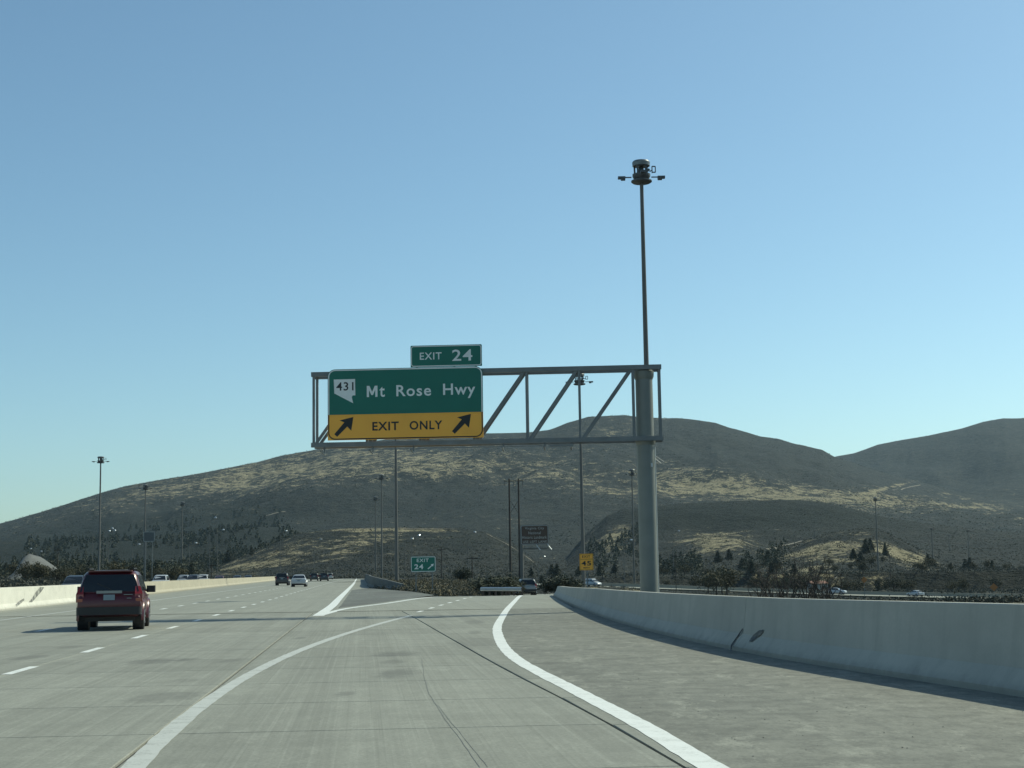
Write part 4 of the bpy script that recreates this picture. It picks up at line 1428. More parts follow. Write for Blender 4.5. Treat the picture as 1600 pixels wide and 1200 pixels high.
# ------------------------------------------------------------------ vehicles (local: +y front, x right, z up)
def rring(y0, y1, w, z, r, n=4):
    P = []
    r = min(r, w * 0.9, (y1 - y0) * 0.45)
    for (cx, cy, a0) in ((w - r, y0 + r, 270), (w - r, y1 - r, 0), (-w + r, y1 - r, 90), (-w + r, y0 + r, 180)):
        for k in range(n + 1):
            a = R(a0 + 90 * k / n)
            P.append((cx + r * math.cos(a), cy + r * math.sin(a), z))
    return P
SUV = dict(L=4.62, W=0.915,
           low=[(-2.31, .52, .82, .80), (-2.28, .44, .96, .87), (-2.16, .40, 1.08, .905), (-1.6, .36, 1.10, .915), (-.6, .33, 1.09, .905), (.6, .33, 1.06, .905), (1.15, .34, 1.03, .91), (1.9, .38, .98, .89), (2.18, .40, .90, .86), (2.30, .46, .74, .78)],
           cab=[(1.06, -2.20, 1.05, .875, .22), (1.12, -2.19, .96, .86, .22), (1.36, -2.12, .62, .795, .20), (1.56, -2.03, .30, .735, .20), (1.64, -1.97, .10, .69, .25), (1.685, -1.82, -.12, .60, .30), (1.70, -1.5, -.4, .45, .30)],
           win=(1.09, 1.57), doors=[(-1.86, -1.16), (-1.06, -.10), (0.0, .86)], wheel=(.365, -1.33, 1.36, .80, .235), rails=True, rearlamp=(.80, 1.24), plate_z=.93)
SEDAN = dict(L=4.75, W=0.90,
             low=[(-2.37, .50, .72, .80), (-2.33, .40, .92, .85), (-2.2, .34, .98, .88), (-1.4, .30, .99, .90), (0, .28, .95, .90), (1.0, .28, .92, .90), (1.9, .32, .82, .87), (2.25, .36, .70, .82), (2.37, .42, .58, .70)],
             cab=[(.94, -1.75, 1.15, .83, .25), (1.0, -1.66, 1.02, .81, .25), (1.22, -1.28, .56, .72, .22), (1.38, -.98, .22, .63, .22), (1.44, -.78, .02, .54, .25), (1.46, -.5, -.2, .40, .25)],
             win=(1.02, 1.36), doors=[(-1.25, -.55), (-.45, .45)], wheel=(.33, -1.38, 1.42, .78, .215), rails=False, rearlamp=(.66, .92), plate_z=.74)
VAN = dict(L=5.6, W=0.99,
           low=[(-2.8, .50, .95, .92), (-2.77, .42, 1.15, .96), (-2.6, .36, 1.20, .98), (0, .34, 1.20, .99), (1.4, .34, 1.16, .98), (2.2, .38, 1.0, .95), (2.6, .42, .92, .90), (2.78, .48, .72, .8)],
           cab=[(1.16, -2.70, 1.75, .95, .2), (1.22, -2.70, 1.66, .94, .2), (1.55, -2.66, 1.25, .90, .2), (1.85, -2.6, .9, .85, .2), (1.98, -2.5, .7, .78, .25), (2.02, -2.2, .5, .6, .3)],
           win=(1.24, 1.80), doors=[(-2.2, -1.2), (-1.1, -.1), (0.0, 1.0)], wheel=(.36, -1.75, 1.75, .86, .23), rails=False, rearlamp=(.9, 1.3), plate_z=.85)
PICKUP = dict(L=5.5, W=0.97,
              low=[(-2.75, .55, .85, .88), (-2.72, .48, 1.08, .93), (-2.6, .42, 1.14, .95), (-.7, .40, 1.14, .96), (.4, .40, 1.10, .96), (1.5, .42, 1.10, .96), (2.3, .46, 1.05, .94), (2.65, .5, .95, .90), (2.75, .55, .8, .8)],
              cab=[(1.10, -.95, 1.5, .90, .2), (1.16, -.92, 1.42, .88, .2), (1.45, -.85, 1.05, .81, .2), (1.72, -.75, .7, .73, .2), (1.80, -.6, .45, .64, .25), (1.83, -.3, .2, .5, .3)],
              win=(1.20, 1.68), doors=[(-.70, .05), (.15, 1.0)], wheel=(.40, -1.7, 1.75, .84, .26), rails=False, rearlamp=(.75, 1.08), plate_z=.62)
def cab_at(spec, z):
    c = spec['cab']
    zs = [q[0] for q in c]
    return [float(np.interp(z, zs, [q[i] for q in c])) for i in (1, 2, 3)]
_car_cache = {}
def car_parts(spec, key):
    if key in _car_cache:
        return _car_cache[key]
    parts = []
    b = MB()
    rings = []
    for (y, zb, zt_, w) in spec['low']:
        h = zt_ - zb
        half = [(0.0, zb), (w - .16, zb), (w - .03, zb + min(.10, h * .2)), (w, zb + h * .45), (w - .005, zb + h * .62), (w - .03, zt_ - h * .10), (w - .085, zt_), (0.0, zt_ + .012)]
        ring = [(x, y, z) for x, z in half] + [(-x, y, z) for x, z in reversed(half[1:-1])]
        rings.append(ring)
    b.loft(rings)
    b.loft([rring(y0, y1, w, z, r) for (z, y0, y1, w, r) in spec['cab']])
    r, yr, yf, tx, tw = spec['wheel']
    W = spec['W']
    for yw in (yr, yf):                                  # fender lips
        for sx in (-1, 1):
            n = 12
            pr = []
            for k in range(n + 1):
                a = R(-12 + 204 * k / n)
                ca, sa = math.cos(a), math.sin(a)
                pr.append([(sx * (W - .05), yw + (r + .05) * ca, r + (r + .05) * sa), (sx * (W + .022), yw + (r + .05) * ca, r + (r + .05) * sa), (sx * (W + .022), yw + (r + .10) * ca, r + (r + .10) * sa), (sx * (W - .05), yw + (r + .15) * ca, r + (r + .15) * sa)])
            b.loft(pr)
    parts.append(('body', b.mesh('body', True), 'PAINT', None))
    for yw in (yr, yf):
        for sx in (-1, 1):
            parts.append(('wheel_well', MB().tube((sx * (W - .30), yw, r), (sx * (W + .004), yw, r), r + .05, n=20).mesh('wheel_well'), 'black_trim', None))
    z0, z1 = spec['win']
    def rear_pt(z, k, off=.03):
        y0, y1, w = cab_at(spec, z)
        return (k * (w - .055), y0 - off, z)
    def front_pt(z, k, off=.012):
        y0, y1, w = cab_at(spec, z)
        return (k * (w - .10), y1 + off, z)
    def panel(pts, off):
        n = len(pts)
        vs = list(pts) + [tuple(p[i] + off[i] for i in range(3)) for p in pts]
        return MB().add(vs, [tuple(range(n)), tuple(range(2 * n - 1, n - 1, -1))] + [(k, (k + 1) % n, (k + 1) % n + n, k + n) for k in range(n)])
    zm = (z0 + z1) / 2
    parts.append(('rear_window', panel([rear_pt(z0, -1), rear_pt(z0, 1), rear_pt(zm, 1), rear_pt(z1, .97), rear_pt(z1, -.97), rear_pt(zm, -1)], (0, .04, 0)).mesh('rear_window'), 'glass', None))
    parts.append(('windshield', panel([front_pt(z0, -1), front_pt(z0, 1), front_pt(zm, 1), front_pt(z1, .97), front_pt(z1, -.97), front_pt(zm, -1)], (0, -.04, 0)).mesh('windshield'), 'glass', None))
    for sx in (-1, 1):
        for (a, c) in spec['doors']:
            pts = []
            for z in (z0 + .01, zm, z1 - .02):
                y0, y1, w = cab_at(spec, z)
                pts.append((sx * (w + .010), max(a, y0 + .17), min(c, y1 - .14), z))
            if pts[-1][2] - pts[-1][1] < .08:
                pts[-1] = (pts[-1][0], pts[-1][1], pts[-1][1] + .08, pts[-1][3])
            loop = [(p[0], p[1], p[3]) for p in pts] + [(p[0], p[2], p[3]) for p in reversed(pts)]
            parts.append(('side_window', panel(loop, (-sx * .035, 0, 0)).mesh('side_window'), 'side_glass', None))
    # rear end
    lowR = spec['low']
    def body_rear_y(z):
        ys = [(q[1], q[2], q[0]) for q in lowR[:4]]
        yb = lowR[2][0]
        for zb, zt_, y in ys:
            if zb <= z <= zt_:
                return y
        return yb
    wr = lowR[1][3]
    la, lb = spec['rearlamp']
    for sx in (-1, 1):
        y0c, _, wc = cab_at(spec, max(lb, spec['cab'][0][0]))
        ya = body_rear_y((la + lb) / 2)
        yb_ = min(y0c, ya + .15)
        xo = lowR[2][3]
        lamp = MB()
        lamp.loft([[(sx * (xo - .20), lowR[1][0] - .015, la), (sx * (xo + .012), lowR[2][0] - .06, la), (sx * (xo + .012), lowR[2][0] + .16, la), (sx * (xo - .20), lowR[2][0] + .1, la)],
                   [(sx * (xo - .20), lowR[1][0] - .005, (la + lb) / 2), (sx * (xo + .014), lowR[2][0] - .05, (la + lb) / 2), (sx * (xo + .014), lowR[2][0] + .15, (la + lb) / 2), (sx * (xo - .20), lowR[2][0] + .1, (la + lb) / 2)],
                   [(sx * (wc - .115), y0c - .035, lb), (sx * (wc + .014), y0c + .03, lb), (sx * (wc + .014), y0c + .17, lb), (sx * (wc - .115), y0c + .1, lb)]])
        parts.append(('tail_light', lamp.mesh('tail_light'), 'tail', None))
        parts.append(('reverse_light', MB().box((sx * (xo - .10), lowR[1][0] - .012, la + (lb - la) * .12), (.15, .03, (lb - la) * .2)).mesh('reverse_light'), 'amber', None))
        yfm = lowR[-2][0]
        parts.append(('headlight', MB().box((sx * (lowR[-2][3] - .16), yfm + .02, lowR[-2][2] - .13), (.32, .14, .15)).mesh('headlight'), 'clear', None))
    yb_ = lowR[0][0]
    zb_ = lowR[0][1]
    parts.append(('rear_bumper', MB().loft([rring(yb_ - .05, yb_ + .30, wr + .03, z, .12) for z in (zb_ - .08, zb_ + .02, zb_ + .10, zb_ + .14)]).mesh('rear_bumper', True), 'BUMPER', None))
    yf_ = lowR[-1][0]
    parts.append(('front_bumper', MB().loft([rring(yf_ - .28, yf_ + .05, lowR[-2][3], z, .12) for z in (zb_ - .1, zb_ + .02, zb_ + .10, zb_ + .16)]).mesh('front_bumper', True), 'BUMPER', None))
    pz = spec['plate_z']
    parts.append(('number_plate', MB().box((0, lowR[1][0] - .045 if pz < .95 else lowR[1][0] - .03, pz), (.31, .02, .155)).mesh('number_plate'), 'plate', None))
    parts.append(('chrome_strip', MB().box((0, lowR[1][0] - .03, pz + .15), (.70, .05, .075)).mesh('chrome_strip'), 'chrome', None))
    parts.append(('underbody', MB().box((0, 0, lowR[3][1] - .03), (W * 1.5, spec['L'] * .80, .16)).mesh('underbody'), 'black_trim', None))
    for sx in (-1, 1):
        y0, y1, w = cab_at(spec, z0 + .05)
        mb = MB()
        mb.loft([rring(y1 - .42, y1 - .27, .13, z, .05) for z in (z0 - .06, z0 - .03, z0 + .11, z0 + .14)])
        mb.v = [(x + sx * (w + .16), y, z) for x, y, z in mb.v]
        mb.beam((sx * (w - .02), y1 - .33, z0 - .01), (sx * (w + .12), y1 - .34, z0 + .01), .06, .05)
        parts.append(('side_mirror', mb.mesh('side_mirror'), 'black_trim', None))
    if spec['rails']:
        for sx in (-1, 1):
            mb = MB()
            mb.beam((sx * .62, -1.72, 1.735), (sx * .62, -.25, 1.745), .045, .04)
            for y in (-1.72, -1.0, -.25):
                mb.beam((sx * .62, y, 1.62), (sx * .62, y, 1.72), .05, .05)
            parts.append(('roof_rail', mb.mesh('roof_rail'), 'black_trim', None))
        parts.append(('spoiler', MB().loft([rring(-2.06, -1.7, .62, z, .1) for z in (1.645, 1.675, 1.69)]).mesh('spoiler', True), 'PAINT', None))
        parts.append(('rear_wiper', MB().beam((.05, -2.215, 1.15), (-.34, -2.15, 1.32), .02, .02).mesh('rear_wiper'), 'black_trim', None))
        parts.append(('badge', MB().box((.52, lowR[1][0] + .005, 1.00), (.24, .05, .018)).mesh('badge'), 'chrome', None))
        parts.append(('badge', MB().box((.55, lowR[1][0] - .02, .90), (.13, .04, .018)).mesh('badge'), 'chrome', None))
        for sx in (-1, 1):
            for y in (-.32, .62):
                parts.append(('door_handle', MB().box((sx * .925, y, .95), (.03, .16, .035)).mesh('door_handle'), 'PAINT', None))
    # one wheel mesh pair, used four times
    tyre = MB()
    prof = [(r * .60, -tw / 2), (r * .90, -tw / 2), (r * .985, -tw * .38), (r, -tw * .25), (r, tw * .25), (r * .985, tw * .38), (r * .90, tw / 2), (r * .60, tw / 2)]
    n = 24
    rings = [[(x, q * math.cos(2 * math.pi * k / n), q * math.sin(2 * math.pi * k / n)) for k in range(n)] for q, x in prof]
    tyre.loft(rings, False)
    rim = MB()
    rings = [[(x, q * math.cos(2 * math.pi * k / n), q * math.sin(2 * math.pi * k / n)) for k in range(n)] for q, x in ((r * .62, -tw * .46), (r * .62, tw * .46), (r * .54, tw * .47), (r * .50, tw * .30), (.02, tw * .34))]
    rim.loft(rings, False)
    for k in range(5):
        a = 2 * math.pi * k / 5
        rim.beam((tw * .38, .04 * math.cos(a), .04 * math.sin(a)), (tw * .42, r * .55 * math.cos(a), r * .55 * math.sin(a)), .07, .05)
    wheels = (tyre.mesh('tyre', True), rim.mesh('rim', True), [(sx, yw) for sx in (-1, 1) for yw in (yr, yf)], r, W, tw)
    _car_cache[key] = (parts, wheels)
    return _car_cache[key]
def car(name, label, cat, spec, key, col, loc, head, group=None, bumper=None):
    """loc = ground point under the middle of the vehicle; head = direction of travel, clockwise from ahead"""
    parts, (tyre, rim, spots, r, W, tw) = car_parts(spec, key)
    o = thing(name, label, cat, loc, -head, group)
    pm_ = car_paint(col)
    for nm, me, mt, _ in parts:
        ob = bpy.data.objects.new(nm, me)
        COL.objects.link(ob)
        ob.parent = o
        if len(me.materials) == 0:
            me.materials.append(None)
        ob.material_slots[0].link = 'OBJECT'
        ob.material_slots[0].material = pm_ if mt in ('PAINT',) else (pm_ if bumper is None else M[bumper]) if mt == 'BUMPER' else M[mt]
    for sx, yw in spots:
        w_ = bpy.data.objects.new('wheel', tyre)
        COL.objects.link(w_)
        w_.parent = o
        w_.location = (sx * (W - tw / 2 + .012), yw, r)
        w_.rotation_euler = (0, 0, 0 if sx > 0 else math.pi)
        if len(tyre.materials) == 0:
            tyre.materials.append(M['tyre'])
        q = bpy.data.objects.new('rim', rim)
        COL.objects.link(q)
        q.parent = w_
        if len(rim.materials) == 0:
            rim.materials.append(M['rim'])
    return o
H0 = -HEAD
def car_at(name, label, cat, spec, key, col, px, depth, head, z=0.0, group=None, bumper=None):
    """px, depth of the middle of the rear end"""
    x = at(px, 900, depth)[0]
    L = spec['L'] / 2
    return car(name, label, cat, spec, key, col, (x + math.sin(head) * L, depth + math.cos(head) * L, z), head, group, bumper)
xa, ya = ground(126, 985)
xb, yb = ground(221, 982.5)
sd = (ya + yb) / 2
sx_ = (xa + xb) / 2
SL = 1.33
car('suv', 'maroon SUV seen from behind in the left lanes', 'car', SUV, 'suv', (0.082, 0.006, 0.010),
    (sx_ + math.sin(H0 - .085) * SL, sd + math.cos(H0 - .085) * SL, 0.004), H0 - .085, bumper='black_trim')
car_at('suv', 'dark grey SUV ahead, left of the silver sedan', 'car', SUV, 'suv', (0.035, 0.037, 0.042), 440.5, 212, H0, 0, 'cars ahead on the freeway')
car_at('sedan', 'silver sedan ahead, right of the dark grey SUV', 'car', SEDAN, 'sedan', (0.42, 0.43, 0.44), 466.5, 186, H0, 0, 'cars ahead on the freeway')
car_at('suv', 'far dark SUV, leftmost of the three small cars ahead', 'car', SUV, 'suv', (0.03, 0.032, 0.036), 491, 345, H0 - .02, 0, 'cars ahead on the freeway')
car_at('suv', 'far dark car, middle of the three small cars ahead', 'car', SUV, 'suv', (0.04, 0.04, 0.043), 506.5, 320, H0 - .02, 0, 'cars ahead on the freeway')
car_at('suv', 'far pale SUV, rightmost of the three small cars ahead', 'car', SUV, 'suv', (0.42, 0.42, 0.42), 515, 420, H0 - .03, 0, 'cars ahead on the freeway')
car_at('suv', 'dark SUV with silver side leaving down the exit ramp', 'car', SUV, 'suv', (0.26, 0.27, 0.28), 825, 158, R(-5), float(ramp_z(162)), None, 'black_trim')
for lb, spec, key, col, px, d in (('dark SUV roof over the median wall, left of the maroon SUV', SUV, 'suv', (0.03, 0.033, 0.038), 118, 133),
                                  ('white topped SUV over the median wall, just right of the maroon SUV', SUV, 'suv', (0.45, 0.45, 0.45), 251, 196),
                                  ('grey sedan over the wall, left of two vans', SUV, 'suv', (0.30, 0.31, 0.32), 287, 262),
                                  ('dark vehicle over the wall, middle of the group of three', SUV, 'suv', (0.05, 0.05, 0.055), 302, 250),
                                  ('pale SUV over the wall, right of the group of three', SUV, 'suv', (0.5, 0.5, 0.5), 317, 252),
                                  ('low dark red car over the wall near the lit ridge foot', SEDAN, 'sedan', (0.10, 0.015, 0.012), 343, 262),
                                  ('dark car over the wall, left of the last two', SEDAN, 'sedan', (0.03, 0.03, 0.03), 371, 300),
                                  ('last dark car over the wall before the cars ahead', SEDAN, 'sedan', (0.03, 0.03, 0.034), 391, 330)):
    x = at(px, 900, d)[0]
    lim = float(wall_x(d)) - 3.2
    x = min(x, lim)
    car(('suv' if spec is SUV else 'sedan'), lb, 'car', spec, key, col, (x, d, 0.0), H0 + math.pi, 'oncoming cars behind the median wall')
def on_cross(px):
    best = None
    for q, n in XL:
        p, _ = project(q.x, q.y, q.z)
        if best is None or abs(p - px) < best[0]:
            best = (abs(p - px), q, n)
    return best[1], best[2]
for nm, lb, spec, key, col, px, rev in (('van', 'white van on the connector road beyond the barrier end', VAN, 'van', (0.50, 0.51, 0.52), 921, 0),
                                        ('suv', 'white SUV on the connector road right of the bare shrubs', SUV, 'suv', (0.48, 0.49, 0.50), 1318, 0),
                                        ('sedan', 'white car on the connector road before the rightmost masts', SEDAN, 'sedan', (0.50, 0.50, 0.50), 1438, 1)):
    q, n = on_cross(px)
    t = Vector((n.y, -n.x, 0))
    hd = math.atan2(t.x, t.y) + (math.pi if rev else 0)
    car(nm, lb, 'car', spec, key, col, (q.x, q.y, q.z + 0.004), hd, 'vehicles on the connector road')

# ------------------------------------------------------------------ small things on the right plain and at far left
def orange_sign(label, px, py0, py1, depth):
    x, y, z1 = at(px, py0, depth)
    _, _, z0 = at(px, py1, depth)
    zg = float(terrain_z(x, y))
    o = thing('work_sign', label, 'sign', (x, y, zg), 0, 'orange road work signs')
    c = max(1.2, (z0 + z1) / 2 - zg)
    h = (z1 - z0) / 2
    MB().slabxz([(0, c - h), (h, c), (0, c + h), (-h, c)], 0, 0.03).build('panel', M['orange'], o)
    MB().box((0, 0.06, c / 2), (0.09, 0.06, c)).build('post', M['steel'], o)
orange_sign('orange diamond work sign on the right plain near the frame edge', 1552.5, 911, 924, 300)
orange_sign('small orange work sign left of the mast on the right plain', 1350, 901, 911, 300)
def hut():
    x, y, z0 = at(1277, 915, 420)
    zg = float(terrain_z(x, y))
    o = thing('building', 'small grey building with red roof behind the bare shrubs', 'building', (x, y, zg), R(6))
    wl_ = MB().box((0, 0, 1.2), (4.6, 4, 2.8)).build('wall', M['building'], o)
    MB().loft([[(-2.6, -2.4, 2.61), (2.6, -2.4, 2.61), (2.6, 2.4, 2.61), (-2.6, 2.4, 2.61)], [(-2.2, -.3, 3.3), (2.2, -.3, 3.3), (2.2, .3, 3.3), (-2.2, .3, 3.3)]]).build('roof', M['roof_red'], o)
    for xx in (-1.3, 1.2):
        MB().box((xx, -2.02, 1.3), (1.2, .06, 1.2)).build('window', M['glass'], o)
hut()
def slope_mound():
    d = 410.0
    pts = [(28, 888), (36, 872), (46, 865), (52, 869), (62, 876), (74, 884), (84, 892), (92, 900)]
    vs, fs = [], []
    for px, py in pts:
        x, y, z = at(px, py, d)
        zg = float(terrain_z(x, y - 14)) - 0.5
        vs += [(x, y - 14, zg), (x * .995, y - 7, zg + (z - zg) * .52), (x, y, z), (x, y + 10, z - .8), (x, y + 24, zg)]
    for i in range(len(pts) - 1):
        for k in range(4):
            a = i * 5 + k
            fs.append((a, a + 5, a + 6, a + 1))
    me = bpy.data.meshes.new('abutment_slope')
    me.from_pydata(vs, [], fs)
    me.polygons.foreach_set('use_smooth', [True] * len(me.polygons))
    o = mkobj('abutment_slope', me, M['mound'])
    tag(o, 'pale grey paved embankment slope behind the wall at far left', 'embankment')
slope_mound()
def board_back():
    x, y, z1 = at(233, 831, 330)
    _, _, z0 = at(233, 846, 330)
    zg = float(terrain_z(x, y))
    o = thing('highway_sign', 'grey back of a highway sign behind the wall above the SUV', 'sign', (x, y, zg))
    w = 17 / FPX * 330
    MB().slabxz(rrect_pts(-w / 2, w / 2, z0 - zg, z1 - zg, .2), 0, .05).build('panel', M['lamp'], o)
    band(rrect_pts(-w / 2 - .03, w / 2 + .03, z0 - zg - .03, z1 - zg + .03, .2), rrect_pts(-w / 2 + .1, w / 2 - .1, z0 - zg + .1, z1 - zg - .1, .12), -.03, -.002).build('frame', M['sign_back'], o)
    for xx in (-w * .3, w * .3):
        MB().box((xx, .1, (z1 - zg) / 2), (.14, .1, z1 - zg)).build('post', M['steel'], o)
board_back()

# ------------------------------------------------------------------ vegetation
rs = np.random.RandomState(11)
def leaf_tris(centres, size, rnd, flat=0.6):
    n = len(centres)
    a = rnd.normal(size=(n, 3))
    a /= np.linalg.norm(a, axis=1)[:, None]
    b = rnd.normal(size=(n, 3))
    b -= (b * a).sum(1)[:, None] * a
    b /= np.linalg.norm(b, axis=1)[:, None]
    s = size * rnd.uniform(.6, 1.35, (n, 1))
    v = np.stack([centres + a * s, centres - a * s * .6 + b * s * .8, centres - a * s * .6 - b * s * .8], 1)
    return v.reshape(-1, 3)
def conifer(seed, Hh=10.0, rad=2.3):
    r_ = np.random.RandomState(seed)
    trunk = MB().tube((0, 0, -.4), (0, 0, Hh * .93), .20, .03, 7)
    C = []
    k = 0
    z = Hh * .10
    while z < Hh * .985:
        t = (z - Hh * .1) / (Hh * .9)
        R_ = rad * (1 - t ** 1.7) ** 1.0 * r_.uniform(.55, 1.2) + .10
        nb = max(4, int(9 * (1 - t) + 4))
        for j in range(nb):
            a = r_.uniform(0, 2 * math.pi)
            L = R_ * r_.uniform(.65, 1.1)
            for s in np.linspace(.25, 1, 5):
                C.append((math.cos(a) * L * s, math.sin(a) * L * s, z - L * s * .25 + r_.normal() * .10))
            if t < .85:
                trunk.tube((0, 0, z), (math.cos(a) * L * .6, math.sin(a) * L * .6, z - L * .15), .035, .012, 3)
        z += Hh * .042
    C = np.array(C)
    v = leaf_tris(np.repeat(C, 3, 0) + r_.normal(size=(len(C) * 3, 3)) * .16, .30, r_)
    me = quick_mesh('crown', v, np.arange(len(v)), 3, M['pine'])
    return trunk.mesh('trunk'), me
def broadleaf(seed, Hh=7.0, rad=2.8, mat='broad', dens=1.0):
    r_ = np.random.RandomState(seed)
    trunk = MB().tube((0, 0, -.4), (.1, 0, Hh * .35), .22, .15, 7)
    C = []
    for k in range(11):
        a = 2 * math.pi * k / 11 + r_.uniform(-.3, .3)
        e = r_.uniform(.25, 1.3)
        L = rad * r_.uniform(.7, 1.1)
        tip = np.array([math.cos(a) * math.cos(e) * L, math.sin(a) * math.cos(e) * L, Hh * .42 + math.sin(e) * Hh * .5 * r_.uniform(.7, 1.1)])
        trunk.tube((.1, 0, Hh * .32), tuple(tip), .09, .02, 4)
        for j in range(int(8 * dens)):
            c = tip * r_.uniform(.55, 1.08) + np.array([0, 0, Hh * .08]) + r_.normal(size=3) * rad * .22
            m_ = 16
            C.append(c + r_.normal(size=(m_, 3)) * rad * .13)
    C = np.concatenate(C)
    v = leaf_tris(C, .24, r_)
    me = quick_mesh('crown', v, np.arange(len(v)), 3, M[mat])
    return trunk.mesh('trunk'), me
TREES = {'pine': [conifer(20 + k, 10, q) for k, q in enumerate((1.9, 2.3, 2.7, 1.7, 2.5))],
         'broad': [broadleaf(40 + k, 7, q) for k, q in enumerate((2.8, 3.4, 2.4))],
         'juniper': [broadleaf(60 + k, 4.2, q, 'pine', 1.5) for k, q in enumerate((2.4, 2.9))]}
def tree(kind, label, x, y, h, group, wide=1.0):
    tm, cm = random.choice(TREES[kind])
    zg = float(terrain_z(x, y))
    base = {'pine': 10.0, 'broad': 7.6, 'juniper': 4.6}[kind]
    o = thing({'pine': 'pine_tree', 'broad': 'broadleaf_tree', 'juniper': 'juniper_bush'}[kind], label, 'bush' if kind == 'juniper' else 'tree', (x, y, zg - .1), random.uniform(0, 6.28), group)
    s = h / base
    o.scale = (s * wide, s * wide, s)
    mkobj('trunk', tm, M['bark'], o)
    mkobj('crown', cm, None, o)
    return o
random.seed(21)
ORD = ['first', 'second', 'third', 'fourth', 'fifth', 'sixth', 'seventh', 'eighth', 'ninth', 'tenth', 'eleventh', 'twelfth', 'thirteenth', 'fourteenth', 'fifteenth', 'sixteenth', 'seventeenth', 'eighteenth', 'nineteenth', 'twentieth']
def ordinal(n):
    if n < 20:
        return ORD[n]
    t, u = divmod(n + 1, 10)
    tens = {2: 'twenty', 3: 'thirty', 4: 'forty', 5: 'fifty', 6: 'sixty', 7: 'seventy'}[t]
    return tens + '-' + ORD[u - 1] if u else {2: 'twentieth', 3: 'thirtieth', 4: 'fortieth', 5: 'fiftieth', 6: 'sixtieth', 7: 'seventieth'}[t]
def row(specs, kind, phrase, group):
    specs.sort(key=lambda s: s[0])
    for i, (px, d, h, wd) in enumerate(specs):
        x = at(px, 880, d)[0]
        tree(kind, phrase % ordinal(i), x, d, h, group, wd)
# left wood: back rows on the slope, front rows by the far carriageway
back = [(random.uniform(60, 440), random.uniform(800, 1180), random.uniform(4.5, 7.5), random.uniform(1.3, 1.8)) for _ in range(60)]
row(back, 'pine', '%s pine from left in the upper wood behind the median wall', 'pines of the upper left wood')
mid = [(random.uniform(-5, 300), random.uniform(440, 720), random.uniform(3.5, 6.5), random.uniform(1.3, 1.8)) for _ in range(56)]
row(mid, 'pine', '%s pine from left in the lower wood behind the median wall', 'pines of the lower left wood')
frt = [(random.uniform(0, 290), random.uniform(300, 430), random.uniform(2.6, 5), 1.2) for _ in range(26)]
row(frt, 'broad', '%s dry broadleaf tree from left behind the far carriageway', 'broadleaf trees behind the far carriageway')
# right valley
rt = [(1053, 560, 5, 1.4), (1186, 500, 11, 1.1), (1174, 520, 8, 1.3), (1205, 520, 7, 1.3), (1228, 500, 11, .9), (1240, 520, 6, 1.3), (1160, 660, 9, 1.4), (1172, 650, 8, 1.4), (1200, 660, 11, 1.3), (1212, 620, 7, 1.4),
      (1020, 660, 8, 1.4), (1038, 680, 9, 1.4), (1046, 660, 8, 1.4), (1066, 680, 9, 1.4), (1078, 660, 7, 1.4), (938, 600, 9, 1.4), (960, 720, 9, 1.4), (905, 560, 7, 1.4), (885, 500, 5, 1.4), (1122, 720, 9, 1.3), (1140, 740, 9, 1.3),
      (1345, 600, 7, 1.6), (1354, 640, 10, 1.3), (1361, 660, 9, 1.4), (1384, 640, 9, 1.0), (1334, 620, 7, 1.6), (1450, 660, 7, 1.4), (1458, 640, 6, 1.5), (1515, 660, 9, 1.4), (1508, 680, 8, 1.4), (1550, 660, 7, 1.3), (1318, 440, 4, 1.4), (1306, 450, 4, 1.5), (870, 540, 8, 1.2), (846, 490, 5.5, 1.3), (830, 540, 6, 1.3), (862, 620, 8, 1.3)]
rt = [(a, b, c * .58, d * 1.5) for a, b, c, d in rt]
row(rt, 'pine', '%s pine from left on the valley floor right of the ramp', 'pines of the right valley')
bt = [(1118, 350, 6.5, 1.1), (1135, 355, 6.8, 1.2), (1105, 365, 5, 1.1), (1127, 370, 6, 1.1), (1250, 450, 5, 1.2), (1290, 480, 4, 1.3), (1085, 480, 4, 1), (1340, 450, 4, 1.3), (1395, 450, 4.6, 1.4), (1420, 470, 4, 1.3), (1370, 470, 4, 1.2), (1240, 450, 5, 1.1), (1262, 470, 5, 1.3), (1200, 450, 4.5, 1.2), (1218, 460, 4, 1.2), (1322, 440, 4, 1.3)]
row(bt, 'broad', '%s dry broadleaf tree from left on the right plain', 'broadleaf trees of the right plain')
rb = [(random.uniform(1020, 1590), random.uniform(430, 600), random.uniform(2.2, 4.4), random.uniform(1.0, 1.5)) for _ in range(46)]
row(rb, 'broad', '%s low bush from left dotting the right plain beyond the connector road', 'bushes of the right plain')
ju = [(764, 150, 1.9, 1.3), (778, 148, 2.1, 1.5), (790, 152, 2.0, 1.3), (800, 175, 2.0, 1.1), (868, 205, 2.4, 1.5), (880, 200, 2.4, 1.4), (891, 210, 2.0, 1.2), (722, 260, 2.4, 1.2)]
row(ju, 'juniper', '%s dark juniper bush from left around the ramp crest', 'juniper bushes around the ramp crest')

